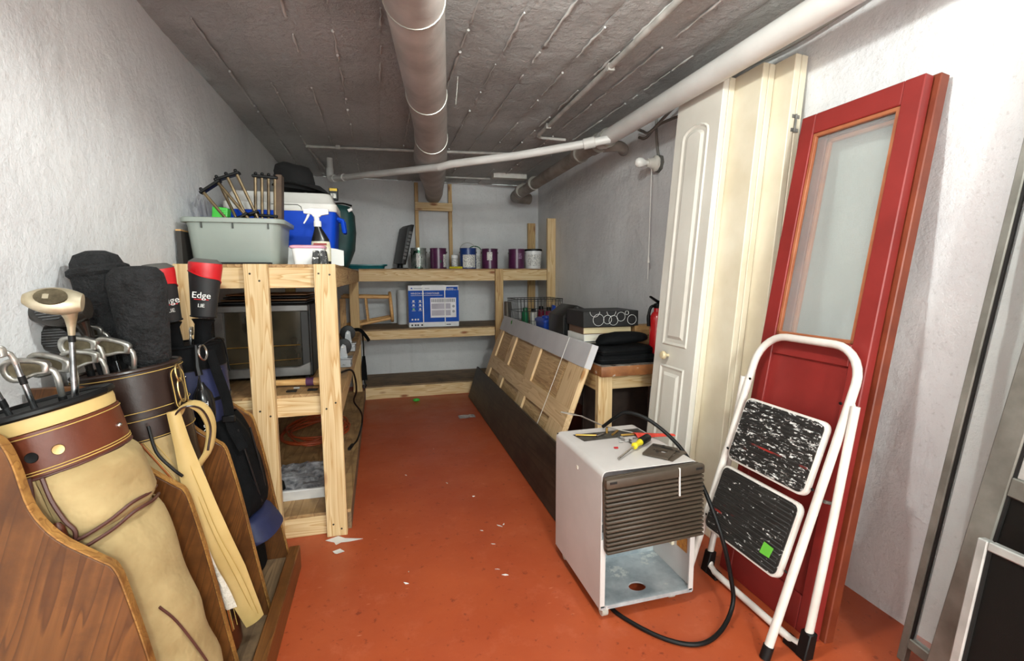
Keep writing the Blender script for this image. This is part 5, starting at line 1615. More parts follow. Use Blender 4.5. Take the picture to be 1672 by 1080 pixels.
caster('grey caster wheel turned upwards at the edge of the middle deck', -0.212, 2.93)
caster('black caster wheel turned upwards farther back on the middle deck', -0.222, 3.55, 1.1)
tag(MB().loft([rr3(-0.37, 3.25, 0.19, 0.26, 0.04, ZM), rr3(-0.37, 3.25, 0.20, 0.28, 0.05, ZM+0.06), rr3(-0.37, 3.27, 0.12, 0.2, 0.04, ZM+0.12)]).build('cloth_bundle', black_cloth, sharp=1.2), 'dark cloth bundle between the two caster wheels', 'bundle')
hs = thing('hanging_strap', (-0.17, 4.64, 0.15), 'black webbing strap with metal hook hanging off the middle deck', 'strap')
strap([(-0.25, 4.62, ZM+0.02), (-0.20, 4.625, ZM+0.028), (-0.165, 4.63, ZM), (-0.158, 4.64, 0.58), (-0.158, 4.645, 0.44)], [0.03, 0.03, 0.03, 0.028], (0.3, 1, 0), 0.003, black_cloth, 'webbing', hs)
strap([(-0.24, 4.63, ZM+0.035), (-0.18, 4.63, ZM+0.03), (-0.13, 4.63, ZM-0.03), (-0.105, 4.63, ZM-0.075)], [0.035, 0.035, 0.035, 0.035], (0.3, 0.6, 0.8), 0.003, black_cloth, 'webbing', hs)
strap([(-0.158, 4.645, 0.46), (-0.160, 4.645, 0.36), (-0.158, 4.645, 0.23)], [0.025, 0.045, 0.05], (1, 0.2, 0), 0.004, black_cloth, 'webbing', hs)
MB().tube(smooth_path([(-0.158, 4.645, 0.235), (-0.158, 4.645, 0.20), (-0.145, 4.645, 0.18), (-0.155, 4.645, 0.155), (-0.175, 4.645, 0.165), (-0.172, 4.645, 0.185)], 4), 0.006, 7).build('hook', pm('dark_steel', C(60, 60, 62), 0.35, 0.8), hs)

# stools lying on their sides
def stool(label, M):
    t = thing('wooden_stool', M @ V((0, 0, 0)), label, 'stool')
    MB().lathe([(0.145, 0.44), (0.155, 0.445), (0.158, 0.455), (0.155, 0.468), (0.145, 0.472)], 30, M).build('seat', blond, t)
    f = [(0.105, 0.105), (-0.105, 0.105), (-0.105, -0.105), (0.105, -0.105)]
    b = [(0.15, 0.15), (-0.15, 0.15), (-0.15, -0.15), (0.15, -0.15)]
    at_ = lambda i, h: V((b[i][0]+(f[i][0]-b[i][0])*h/0.44, b[i][1]+(f[i][1]-b[i][1])*h/0.44, h))
    for i in range(4):
        MB().tube([M @ at_(i, 0), M @ at_(i, 0.44)], 0.0165, 12).build('leg', blond, t)
    for i in range(4):
        for h in ((0.16,) if i % 2 else (0.22, 0.12)):
            MB().tube([M @ at_(i, h), M @ at_((i+1) % 4, h)], 0.0105, 10).build('stretcher', blond, t)
    return t


# seat disc vertical facing +x; rests on the leg pair and disc rim
SMx = Matrix.Translation((-0.34, 5.02, 0.862)) @ Matrix.Rotation(math.radians(86), 4, 'Y')
stool('pale wooden stool lying on its side on the back shelf', SMx)
tag(MB().loft([[V((0.24+0.055*math.cos(2*PI*k/20), 5.26+0.055*math.sin(2*PI*k/20), z)) for k in range(20)] for z in (0.6905, 1.06)]).build('paper_roll', pm('pale_roll', C(206, 206, 206), 0.6)), 'pale upright roll between the stool and the air conditioner box', 'roll')
tag(lumber('wood_strip', (-0.30, 4.30, ZM), (-0.30, 4.30, ZM+0.34), 0.05, 0.022, oldwood, None, (1, 0, 0)), 'short brown board standing on the middle deck near the corner', 'board')

# ================================================================== bottom deck (z = 0.106)
ZB = 0.1065
ty = thing('paint_tray', (-0.42, 2.6, ZB), 'white paint tray with crumpled foil liner on the bottom deck', 'paint tray')
MB().loft([rr3(-0.41, 2.59, a, b, 0.02, ZB+z) for a, b, z in ((0.25, 0.28, 0.0), (0.28, 0.32, 0.055), (0.30, 0.34, 0.057), (0.30, 0.34, 0.062), (0.275, 0.315, 0.062), (0.245, 0.275, 0.006), (0.2, 0.2, 0.005))]).build('tray', white_plastic, ty, sharp=0.7)
foil = pm('foil', C(206, 208, 212), 0.3, 0.3, col2=C(110, 112, 118), vs=25, bmp=0.8, bs=40, bd=0.01)
rows = [[(-0.535+0.25*j/14, 2.46+0.27*i/14, ZB+0.03+0.055*i/14+0.014*noise.noise(V((i*0.5, j*0.5, 1)))) for j in range(15)] for i in range(15)]
MB().sheet(rows, 0.001).build('liner', foil, ty, sharp=0.3)
tag(MB().loft([rr3(-0.51, 2.49, 0.06, 0.045, 0.02, ZB+0.05), rr3(-0.51, 2.49, 0.05, 0.04, 0.02, ZB+0.085), rr3(-0.51, 2.49, 0.03, 0.02, 0.01, ZB+0.095)]).build('sponge', rubber), 'small black pad lying in the left corner of the paint tray', 'pad')
orc = pm('orange_cord', C(176, 74, 34), 0.5)
pts = []
for k in range(150):
    a = k*0.29
    rx, ry = 0.19+0.05*math.sin(k*0.17), 0.27+0.07*math.sin(k*0.11+1)
    pts.append((max(-0.755, min(-0.195, -0.46+rx*math.cos(a)+0.02*math.sin(k*0.7))), 3.55+ry*math.sin(a), ZB+0.006+0.010*(1+math.sin(k*0.37))))
tag(MB().tube(smooth_path(pts, 3), 0.0055, 7).build('extension_cord', orc), 'coiled orange extension cord on the bottom deck', 'cord')
pc = thing('power_cord', (-0.22, 3.1, ZB), 'black power cord dangling from the middle deck to the bottom deck', 'cord')
MB().tube(smooth_path([(-0.30, 2.55, ZM+0.008), (-0.24, 2.62, ZM+0.01), (-0.17, 2.75, ZM+0.012), (-0.150, 2.85, ZM-0.05), (-0.150, 2.95, 0.52), (-0.175, 3.1, 0.42), (-0.14, 3.2, 0.32), (-0.14, 3.3, 0.22), (-0.170, 3.25, 0.125), (-0.205, 3.14, ZB+0.008)], 6), 0.0055, 8).build('cord', rubber, pc)
MB().tube([(-0.200, 3.16, ZB+0.011), (-0.215, 3.09, ZB+0.011)], 0.011, 10).build('plug', rubber, pc)
for d in (-0.005, 0.005):
    MB().box(-0.2175+d-0.001, -0.2175+d+0.001, 3.068, 3.09, ZB+0.008, ZB+0.014).build('prong', chrome, pc)

# ================================================================== back shelf, top deck (z = 1.275)
ZS = 1.2755
mpur = pm('purple_can_label', C(88, 36, 76), 0.3, col2=C(64, 24, 54), vs=9, flecks=C(150, 120, 144), fscale=30, fthr=0.66)
mblu = pm('blue_can_label', C(30, 62, 128), 0.35, col2=C(22, 48, 108), vs=7)
msil = pm('silver_can', C(196, 200, 196), 0.25, 0.7, col2=C(120, 132, 124), vs=14, flecks=C(30, 60, 46), fscale=12, fthr=0.56)
mprt = pm('printed_label', C(222, 220, 214), 0.5, col2=C(150, 150, 150), vs=120, lo=0.44, hi=0.5)
mgrn = pm('green_lid', C(20, 96, 60), 0.4)


def can(label, x, y, r, h, body, bands=(), lid=None, handle=None):
    t = thing('paint_can', (x, y, ZS), label, 'paint can', 'paint cans on the back shelf')
    T = Matrix.Translation((x, y, ZS))
    MB().lathe([(r*0.97, 0.0), (r, 0.002), (r, h*0.03), (r*0.97, h*0.04), (r*0.97, h*0.95), (r, h*0.96), (r, h), (r*0.93, h), (r*0.92, h-0.008)], 28, T).build('body', body, t, sharp=0.6)
    MB().lathe([(r*0.9, h-0.006), (r*0.9, h-0.002), (r*0.6, h-0.004)], 28, T).build('lid', lid or steel, t)
    for a0, a1, z0, z1, mt in bands:
        rows = [[T @ V(((r*0.97+0.0012)*math.cos(math.radians(a0+(a1-a0)*k/12)), (r*0.97+0.0012)*math.sin(math.radians(a0+(a1-a0)*k/12)), h*z)) for k in range(13)] for z in (z0, z1)]
        MB().sheet(rows, 0.0005).build('label_patch', mt, t)
    if handle:
        hm, hh, dy = handle
        pts = [T @ V((r*math.cos(a), dy*math.sin(a), h*0.85+hh*math.sin(a))) for a in [PI*k/16 for k in range(17)]]
        MB().tube(pts, 0.003 if hm is wire_m else 0.005, 6).build('handle', hm, t)
    for s in (-1, 1):
        MB().tube([T @ V((s*r*0.96, 0, h*0.80)), T @ V((s*(r+0.006), 0, h*0.80))], 0.009, 8).build('ear', steel, t)
    return t


yc = 4.95
can('silver and green paint can, leftmost on the back shelf', 0.40, yc, 0.079, 0.208, msil, ((-112, -86, 0.1, 0.75, mprt),))
can('purple paint can with a green dot right of the silver can', 0.597, yc, 0.085, 0.208, mpur, ((-60, -18, 0.08, 0.7, mprt), (-84, -74, 0.3, 0.42, mgrn)))
can('blue paint can with raised wire handle', 0.905, yc, 0.086, 0.212, mblu, ((-140, -40, 0.06, 0.68, mprt),), handle=(wire_m, 0.09, 0.02))
can('white paint can with a green lid and handle behind the blue can', 1.01, 5.14, 0.08, 0.205, white_plastic, ((-150, -30, 0.05, 0.7, mprt),), lid=mgrn, handle=(mgrn, 0.07, -0.03))
can('purple paint can with a square label right of the blue can', 1.135, yc, 0.086, 0.208, mpur, ((-122, -84, 0.42, 0.82, mprt),))
can('purple paint can beside the white tub', 1.43, yc, 0.089, 0.208, mpur, ((-96, -66, 0.5, 0.78, pm('lilac_print', C(150, 120, 150), 0.5, col2=C(90, 50, 84), vs=50)),))
wt = thing('white_bucket', (1.615, yc, ZS), 'white plastic bucket with black rim, rightmost on the back shelf', 'bucket')
T = Matrix.Translation((1.615, yc, ZS))
MB().lathe([(0.080, 0), (0.083, 0.004), (0.092, 0.18), (0.093, 0.19)], 28, T).build('tub', white_plastic, wt)
MB().lathe([(0.096, 0.188), (0.098, 0.192), (0.097, 0.207), (0.088, 0.21)], 28, T).build('lid', black_m, wt)
rows = [[T @ V(((0.0815+0.011*z/0.18+0.003)*math.cos(math.radians(a)), (0.0815+0.011*z/0.18+0.003)*math.sin(math.radians(a)), z)) for a in range(-150, -20, 10)] for z in (0.03, 0.15)]
MB().sheet(rows, 0.0005).build('label_patch', mprt, wt)
jr = thing('small_jar', (0.775, 5.0, ZS), 'small grey lidded jar between a purple and the blue paint can', 'jar')
T = Matrix.Translation((0.772, 5.0, ZS))
MB().lathe([(0.033, 0), (0.034, 0.1), (0.03, 0.112)], 20, T).build('body', mprt, jr)
MB().lathe([(0.034, 0.11), (0.034, 0.142), (0.03, 0.145)], 20, T).build('lid', white_plastic, jr)
tag(MB().tube([(0.70, 4.88, ZS+0.012), (0.83, 4.86, ZS+0.012)], 0.012, 8).build('yellow_rod', pm('yellow_plastic', C(214, 196, 40), 0.4)), 'yellow rod lying in front of the small grey jar', 'rod')
# monitor seen nearly edge-on
mo = thing('monitor', (0.2, 5.0, ZS), 'black flat monitor standing edge-on at the back shelf', 'monitor')
MMo = Matrix.Translation((0.215, 5.02, ZS+0.05)) @ Matrix.Rotation(math.radians(12), 4, 'Y') @ Matrix.Rotation(math.radians(10), 4, 'Z')
MB().prism([(-0.025, 0), (0.02, 0), (0.03, 0.40), (0.0, 0.395), (-0.03, 0.36)], -0.19, 0.19, MMo).build('screen_case', black_m, mo, bevel=0.006, segs=2)
for k in range(8):
    MB().box(-0.022+0.0022*k, 0.006+0.0022*k, -0.193, -0.188, 0.05+k*0.036, 0.075+k*0.036, MMo).build('vent', pm('vent_grey', C(90, 90, 90), 0.5) if k == 0 else bpy.data.materials['vent_grey'], mo)
MB().tube([(0.215, 5.02, ZS+0.008), MMo @ V((0, 0, 0.05))], [0.03, 0.022], 10).build('neck', black_m, mo)
MB().loft([rr3(0.215, 5.02, 0.17, 0.2, 0.06, ZS), rr3(0.215, 5.02, 0.17, 0.2, 0.06, ZS+0.008), rr3(0.215, 5.02, 0.14, 0.16, 0.05, ZS+0.012)]).build('base', black_m, mo)
tl = pm('teal_plastic', C(24, 106, 112), 0.35, col2=C(16, 90, 96))
tt = thing('teal_tray', (-0.12, 4.93, ZS), 'shallow teal plastic tray at the corner of the back shelf', 'tray')
MB().loft([rr3(-0.11, 4.98, a, b, 0.05, ZS+z) for a, b, z in ((0.34, 0.26, 0.0), (0.36, 0.28, 0.03), (0.40, 0.32, 0.032), (0.40, 0.32, 0.044), (0.36, 0.28, 0.042), (0.33, 0.25, 0.008), (0.2, 0.15, 0.006))]).build('tray', tl, tt, sharp=0.7)
# air conditioner carton
ac = thing('carton', (0.53, 5.0, 0.69), 'blue and white printed window air conditioner carton with straps', 'box')
cardw = pm('white_card', C(222, 222, 224), 0.55, col2=C(212, 212, 214))
cblue = pm('print_blue', C(8, 78, 176), 0.55, col2=C(6, 68, 158), spec=0.2)
X0, X1, Yf, Z0, Z1 = 0.28, 0.785, 4.86, 0.6905, 1.112
MB().box(X0, X1, Yf, 5.24, Z0, Z1).build('box', cardw, ac, bevel=0.004)
MB().box(X0, X1, Yf-0.0012, Yf, Z0+0.05, Z1-0.052).build('blue_print', cblue, ac)
def fr(x, z):
    return Matrix(((1, 0, 0, x), (0, 0, -1, Yf-0.0016), (0, 1, 0, z), (0, 0, 0, 1)))
text('lettering', 'WINDOW AIR CONDITIONER', 0.026, wh, ac, fr(0.305, 1.03), 0.0004, 'LEFT', 0.80)
text('lettering', 'Climatiseur de fenetre', 0.011, wh, ac, fr(0.305, 1.008), 0.0004, 'LEFT') if False else None
MB().box(0.66, 0.775, Yf-0.002, Yf-0.0008, 1.045, 1.095).build('blue_tab', cblue, ac)
text('lettering', '6000', 0.034, wh, ac, Matrix.Translation((0, -0.001, 0)) @ fr(0.70, 1.07), 0.0004)
text('lettering', 'BTU', 0.014, wh, ac, Matrix.Translation((0, -0.001, 0)) @ fr(0.752, 1.064), 0.0004)
MB().prism([(0.302, 1.076), (0.315, 1.092), (0.328, 1.076)], Yf-0.0016, Yf-0.0002).build('logo_peak', cblue, ac)
grey_pr = pm('grey_print', C(150, 150, 154), 0.5)
MB().box(0.335, 0.42, Yf-0.0012, Yf-0.0002, 1.078, 1.084).build('printed_line', grey_pr, ac)
MB().box(0.445, 0.49, Yf-0.0012, Yf-0.0002, 1.078, 1.084).build('printed_line', grey_pr, ac)
MB().box(0.305, 0.62, Yf-0.002, Yf-0.001, 1.009, 1.012).build('printed_line', wh, ac)
# picture of the unit on the front
pic = MB().box(0.497, 0.757, Yf-0.0024, Yf-0.001, 0.785, 0.985).build('unit_picture', pm('pic_white', C(228, 226, 230), 0.5), ac)
for k in range(14):
    MB().box(0.508+k*0.0172, 0.520+k*0.0172, Yf-0.003, Yf-0.0022, 0.94, 0.974).build('picture_slot', grey_pr, pic)
for z0 in (0.805, 0.872):
    MB().box(0.508, 0.70, Yf-0.003, Yf-0.0022, z0, z0+0.055).build('picture_grille', pm('lilac_grey', C(176, 170, 182), 0.5) if z0 < 0.85 else bpy.data.materials['lilac_grey'], pic)
for z0 in (0.845, 0.897):
    MB().tube([(0.73, Yf-0.0034, z0), (0.73, Yf-0.002, z0)], 0.014, 14).build('picture_knob', grey_pr, pic)
for i, (x, z) in enumerate(((0.33, 0.955), (0.395, 0.955), (0.33, 0.915), (0.395, 0.915), (0.33, 0.875), (0.395, 0.875))):
    MB().box(x-0.010, x+0.010, Yf-0.002, Yf-0.001, z-0.008, z+0.008).build('icon', wh if i != 4 else pm('icon_green', C(120, 190, 120), 0.5), ac, bevel=0.0)
    MB().box(x-0.018, x+0.018, Yf-0.002, Yf-0.001, z-0.018, z-0.015).build('printed_line', wh, ac)
for x in (0.315, 0.345, 0.372):
    MB().box(x-0.008, x+0.008, Yf-0.002, Yf-0.001, 0.762, 0.778).build('icon', wh, ac)
for x in (0.312, 0.345, 0.37, 0.41):
    MB().box(x-0.009, x+0.009, Yf-0.0012, Yf-0.0002, 0.705, 0.722).build('icon', pm('print_black', C(40, 40, 44), 0.5) if x < 0.32 else bpy.data.materials['print_black'], ac)
MB().box(0.655, 0.70, Yf-0.0012, Yf-0.0002, 0.708, 0.716).build('printed_line', bpy.data.materials['print_black'], ac)
strapw = pm('clear_strap', C(226, 224, 218), 0.35)
for x in (0.425, 0.643):
    MB().box(x-0.005, x+0.005, Yf-0.0045, Yf-0.0015, Z0, Z1+0.002).build('carton_strap', strapw, ac)
MB().box(0.42, 0.65, Yf+0.06, Yf+0.07, Z1, Z1+0.003).build('carton_strap', strapw, ac)

# ================================================================== on the workbench (z = 0.70)
ZW = 0.7005
fx = thing('fire_extinguisher', (1.60, 2.50, ZW), 'red fire extinguisher standing on the workbench by the bifold doors', 'extinguisher')
T = Matrix.Translation((1.592, 2.50, ZW))
MB().lathe([(0.040, 0), (0.044, 0.004), (0.044, 0.235), (0.042, 0.255), (0.032, 0.275), (0.022, 0.285), (0.020, 0.31)], 26, T).build('cylinder', pm('red_gloss', C(198, 34, 38), 0.22, col2=C(184, 28, 32), coat=0.4), fx)
MB().lathe([(0.020, 0.305), (0.023, 0.31), (0.023, 0.33), (0.014, 0.335)], 18, T).build('valve', black_m, fx)
MB().prism([(-0.055, 0.372), (-0.05, 0.380), (0.0, 0.352), (0.026, 0.345), (0.026, 0.325), (0.0, 0.335)], -0.009, 0.009, T).build('lever', black_m, fx, bevel=0.002)
MB().prism([(-0.02, 0.328), (0.03, 0.335), (0.03, 0.322), (-0.02, 0.318)], -0.009, 0.009, T).build('grip', black_m, fx, bevel=0.002)
MB().tube(smooth_path([T @ V((-0.015, 0, 0.322)), T @ V((-0.045, 0, 0.31)), T @ V((-0.058, 0, 0.26)), T @ V((-0.056, 0, 0.20))], 5), [0.009]*10+[0.011]*6, 10).build('hose', rubber, fx)
MB().tube([T @ V((0.01, -0.024, 0.332)), T @ V((0.01, -0.03, 0.332))], 0.008, 12).build('gauge', brass, fx)

def laptop_bag(label, cx, cy, w_, d_, z, h, rz):
    M = Matrix.Translation((cx, cy, ZW+z)) @ Matrix.Rotation(rz, 4, 'Z')
    t = thing('laptop_bag', (cx, cy, ZW+z), label, 'bag')
    f = lambda a, b, r, zz: [M @ V((x, y, zz)) for x, y in rrect(a, b, r, 5)]
    MB().loft([f(w_*0.96, d_*0.96, 0.02, 0.0), f(w_, d_, 0.03, h*0.2), f(w_, d_, 0.03, h*0.75), f(w_*0.93, d_*0.93, 0.025, h)]).build('body', black_cloth, t, sharp=1.0)
    MB().tube(f(w_+0.002, d_+0.002, 0.03, h*0.5)+[f(w_+0.002, d_+0.002, 0.03, h*0.5)[0]], 0.0035, 6, cap=False).build('zip', black_m, t)
    return t


laptop_bag('black laptop bag at the bottom of the pair on the workbench', 1.362, 2.53, 0.36, 0.25, 0.0, 0.048, 0.0)
laptop_bag('black laptop bag on top of the other on the workbench', 1.36, 2.54, 0.34, 0.24, 0.049, 0.042, 0.04)
tag(MB().loft([[V((1.23+0.30*q, 2.54+hh*0.9*math.cos(2*PI*k/20), ZW+0.093+hh*0.42+hh*0.42*math.sin(2*PI*k/20)+lift)) for k in range(20)] for q, hh, lift in ((0, 0.04, 0.002), (0.1, 0.075, 0.0), (0.4, 0.09, 0.0), (0.6, 0.085, 0.004), (0.75, 0.08, 0.008), (0.9, 0.07, 0.01), (1.0, 0.05, 0.018))]).build('folded_bag', black_cloth, sharp=1.2), 'folded soft black bag lying on the two laptop bags', 'bag')
MB()
# books and the box with circles
def book(label, cx, cy, z, w_, d_, h, rz, cov, pg):
    M = Matrix.Translation((cx, cy, ZW+z)) @ Matrix.Rotation(rz, 4, 'Z')
    t = thing('book', (cx, cy, ZW+z), label, 'book', 'books stacked on the workbench')
    MB().box(-w_/2, w_/2, -d_/2, d_/2, 0, 0.0035, M).box(-w_/2, w_/2, -d_/2, d_/2, h-0.0035, h, M).box(-w_/2, -w_/2+0.004, -d_/2, d_/2, 0.0036, h-0.0036, M).build('cover', cov, t, smooth=False)
    MB().box(-w_/2+0.0045, w_/2-0.006, -d_/2+0.006, d_/2-0.006, 0.0036, h-0.0036, M).build('pages', pg, t, smooth=False)
    return t


pgs = pm('cream_pages', C(214, 198, 160), 0.8, col2=C(190, 172, 132), vs=3, bmp=0.3, bs=200)
pgw = pm('white_pages', C(228, 222, 206), 0.8, col2=C(206, 198, 178), vs=3)
bz = 0.0
for lab, h, w_, rz, cv, pg in (('thick black-covered album at the bottom of the book stack', 0.052, 0.33, 0.03, black_m, pgw), ('white-paged book with navy cover under the two upper books', 0.042, 0.32, -0.05, pm('navy_cover', C(38, 46, 78), 0.5), pgw), ('white-covered book in the middle of the stack', 0.042, 0.34, 0.02, white_m, pgw), ('brown-covered thick book under the patterned box', 0.044, 0.33, -0.04, pm('brown_cover', C(108, 78, 58), 0.5), pgs)):
    book(lab, 1.375, 2.82, bz, w_, 0.25, h, rz, cv, pg)
    bz += h+0.0008
cb = thing('patterned_box', (1.39, 2.82, ZW+bz), 'flat black box printed with white circles on top of the books', 'box')
CM = Matrix.Translation((1.385, 2.815, ZW+bz)) @ Matrix.Rotation(-0.03, 4, 'Z')
MB().box(-0.185, 0.185, -0.14, 0.15, 0, 0.098, CM).build('box', pm('dusty_black', C(28, 27, 27), 0.5, col2=C(20, 19, 19), flecks=C(90, 88, 84), fscale=30, fthr=0.66), cb, bevel=0.003)
for x, z, r in ((-0.085, 0.045, 0.036), (-0.025, 0.046, 0.027), (0.015, 0.04, 0.030), (0.065, 0.062, 0.028), (0.14, 0.042, 0.030), (0.105, 0.085, 0.012)):
    MB().tube([CM @ V((x+r*math.cos(2*PI*k/28), -0.1415, z+r*math.sin(2*PI*k/28))) for k in range(29)], 0.0012, 5, cap=False).build('printed_circle', wh, cb)
for x, a0, r in ((-0.11, PI, 0.032), (0.0, PI, 0.03)):
    MB().tube([CM @ V((x+r*math.cos(a0+PI*k/14), -0.1415, 0.096+r*math.sin(a0+PI*k/14))) for k in range(15)], 0.0012, 5).build('printed_circle', wh, cb)
# stack of old wood blocks
for k, (dx, h) in enumerate(((0, 0.058), (0.006, 0.058), (-0.003, 0.062))):
    tag(slab('wood_block', 1.545+dx, 1.70+dx, 2.66, 2.76, ZW+k*0.062, ZW+k*0.062+h, oldwood, None, 'x', 0.004), '%s of the three stacked old wood blocks beside the extinguisher' % ('lowest', 'middle one', 'topmost')[k], 'wood block', 'wood blocks on the workbench')
# black media rack
mr = thing('media_rack', (1.30, 3.13, ZW), 'black plastic media rack with a sloping top beside the books', 'rack')
MB().prism([(1.19, ZW), (1.42, ZW), (1.42, ZW+0.25), (1.29, ZW+0.30), (1.19, ZW+0.23)], 3.0, 3.28).build('case', pm('dusty_black_plastic', C(34, 32, 30), 0.4, flecks=C(100, 96, 88), fscale=30, fthr=0.68), mr, bevel=0.003)
for k in range(4):
    MB().box(1.20+k*0.022, 1.212+k*0.022, 2.992, 3.002, ZW+0.10, ZW+0.22).build('tape_case', black_m, mr, bevel=0.001)
MB().box(1.288, 1.296, 2.99, 3.0, ZW+0.02, ZW+0.29).build('edge_strip', steel, mr)
# blue caddy
bcd = thing('blue_caddy', (1.30, 3.5, ZW), 'blue plastic caddy with upright handle on the workbench', 'caddy')
bpl = pm('blue_plastic', C(24, 66, 160), 0.35, col2=C(18, 54, 140))
MB().loft([rr3(1.30, 3.52, a, b, 0.02, ZW+z) for a, b, z in ((0.17, 0.2, 0.0), (0.20, 0.23, 0.145), (0.21, 0.24, 0.147), (0.21, 0.24, 0.16), (0.18, 0.2, 0.175))]).build('tub', bpl, bcd, sharp=0.6)
MB().prism([(1.295, ZW+0.17), (1.335, ZW+0.17), (1.33, ZW+0.265), (1.31, ZW+0.275)], 3.50, 3.54).build('handle', bpl, bcd, bevel=0.004)
MB().lathe([(0.035, 0.17), (0.035, 0.19), (0.02, 0.195)], 16, Matrix.Translation((1.25, 3.5, ZW))).build('cap', bpl, bcd)
# wire baskets
def basket(label, cx, cy, w_, d_, h):
    t = thing('wire_basket', (cx, cy, ZW), label, 'basket')
    g = bpy.data.materials.get('basket_wire') or pm('basket_wire', C(74, 74, 74), 0.4, 0.6)
    def rect(s, z):
        return [(cx-s*w_/2, cy-s*d_/2, z), (cx+s*w_/2, cy-s*d_/2, z), (cx+s*w_/2, cy+s*d_/2, z), (cx-s*w_/2, cy+s*d_/2, z), (cx-s*w_/2, cy-s*d_/2, z)]
    for q, r in ((1.0, 0.0045), (0.93, 0.0025), (0.62, 0.0035), (0.30, 0.0025), (0.02, 0.004)):
        MB().tube(rect(0.9+0.1*q, ZW+0.004+h*q*0.985), r, 6).build('hoop', g, t)
    for sx, n in ((0, 13), (1, 8)):
        for i in range(n+1):
            u = i/n-0.5
            for s in (-1, 1):
                a = (u*w_, s*d_/2) if sx == 0 else (s*w_/2, u*d_)
                MB().tube([(cx+a[0]*0.9, cy+a[1]*0.9, ZW+0.004), (cx+a[0], cy+a[1], ZW+h)], 0.0026, 5).build('wire', g, t)
    for i in range(12):
        u = i/11-0.5
        MB().tube([(cx+u*w_*0.9, cy-d_*0.45, ZW+0.004), (cx+u*w_*0.9, cy+d_*0.45, ZW+0.004)], 0.0016, 5).build('wire', g, t)
    return t


basket('black wire basket full of small tins at the far end of the workbench', 1.41, 4.28, 0.44, 0.32, 0.29)
for i, (x, y, h, col) in enumerate(((1.30, 4.22, 0.20, C(30, 110, 70)), (1.38, 4.22, 0.19, C(220, 218, 210)), (1.46, 4.24, 0.21, C(120, 20, 50)), (1.53, 4.22, 0.20, C(140, 40, 70)), (1.34, 4.34, 0.18, C(40, 40, 44)))):
    t = thing('spray_tin', (x, y, ZW+0.008), ('green', 'white', 'dark red', 'plum', 'black')[i]+' tin standing in the black wire basket', 'tin', 'tins in the wire basket')
    T = Matrix.Translation((x, y, ZW+0.008))
    MB().lathe([(0.03, 0), (0.032, 0.003), (0.032, h-0.04), (0.02, h-0.03)], 16, T).build('body', pm('tin_paint', col, 0.35), t)
    MB().lathe([(0.022, h-0.032), (0.022, h-0.004), (0.018, h)], 14, T).build('cap', black_m if i else mgrn, t)
tag(MB().box(1.19, 1.24, 4.48, 4.58, ZW, ZW+0.25).build('slatted_crate', pm('grey_crate', C(120, 112, 100), 0.7), bevel=0.004), 'grey slatted crate end left behind the wire basket', 'crate')

# ================================================================== things on the dehumidifier (top at z = 0.545)
ZD = 0.5468
sd = thing('screwdriver', (0.91, 1.55, ZD), 'screwdriver with yellow and black handle on the dehumidifier', 'screwdriver')
p0, p1, p2, p3 = V((0.80, 1.475, ZD+0.006)), V((0.905, 1.548, ZD+0.016)), V((0.945, 1.575, ZD+0.018)), V((1.008, 1.618, ZD+0.018))
MB().tube([p0, p0.lerp(p1, 0.08), p1], [0.0045, 0.0035, 0.0035], 8).build('blade', chrome, sd)
yel = pm('yellow_handle', C(214, 196, 30), 0.3)
MB().tube([p1-(p2-p1)*0.1, p1, p1.lerp(p2, 0.5), p2], [0.006, 0.013, 0.009, 0.013], 12).build('collar', yel, sd)
MB().tube([p2, p2.lerp(p3, 0.1), p2.lerp(p3, 0.85), p3], [0.012, 0.016, 0.016, 0.011], 12).build('grip', rubber, sd)
def plate(label, M):
    t = thing('switch_plate', M @ V((0, 0, 0)), label, 'plate')
    w_, d_ = 0.095, 0.125
    MB().ring_prism(rrect(w_, d_, 0.004, 2), rrect(0.05, 0.03, 0.008, 2), 0.0, 0.006, M @ Matrix.Rotation(PI/2, 4, 'X') @ Matrix.Diagonal((1, -1, 1, 1)) @ Matrix.Translation((0, 0, 0))).build('plate', brown, t)
    MB().box(-0.037, 0.037, 0.022, 0.028, 0.006, 0.0075, M).build('rib', dk, t)
    for y in (-0.035, 0.04):
        MB().tube([M @ V((0.0, y, 0.006)), M @ V((0, y, 0.0068))], 0.006, 10).build('screw_hole', dk, t)
    return t


plate('brown plastic switch plate under the other on the dehumidifier', Matrix.Translation((1.005, 1.485, ZD)) @ Matrix.Rotation(math.radians(-58), 4, 'Z'))
plate('brown plastic switch plate lying uppermost beside the screwdriver', Matrix.Translation((0.985, 1.50, ZD+0.0075)) @ Matrix.Rotation(math.radians(-50), 4, 'Z'))
rows = [[(0.985+0.16*i/10, 1.715-0.05*i/10-0.055*(1-0.5*i/10)*v, ZD+0.003+0.012*math.sin(PI*v)*(1-0.7*i/10)+0.003*noise.noise(V((i, v*5, 2)))) for v in [k/5 for k in range(6)]] for i in range(11)]
tag(MB().sheet(rows, 0.0015).build('mesh_pouch', pm('orange_red_mesh', C(222, 74, 56), 0.6, col2=C(200, 56, 42), vs=60, bmp=0.5, bs=200)), 'flat orange-red mesh pouch on the dehumidifier', 'pouch')
for i, (a, b, mt, lab) in enumerate((((0.755, 1.755), (0.835, 1.725), brass, 'brass rod at the left of the dehumidifier vent'), ((0.90, 1.715), (0.945, 1.755), brass, 'slim brass bar across the dehumidifier vent'), ((0.93, 1.70), (0.99, 1.695), brass, 'short brass bar near the mesh pouch'), ((0.83, 1.715), (0.87, 1.735), chrome, 'small steel pin on the dehumidifier vent'))):
    tag(MB().tube([(a[0], a[1], ZD+0.006), (b[0], b[1], ZD+0.006)], 0.0045, 8).build('metal_pin', mt), lab, 'pin')
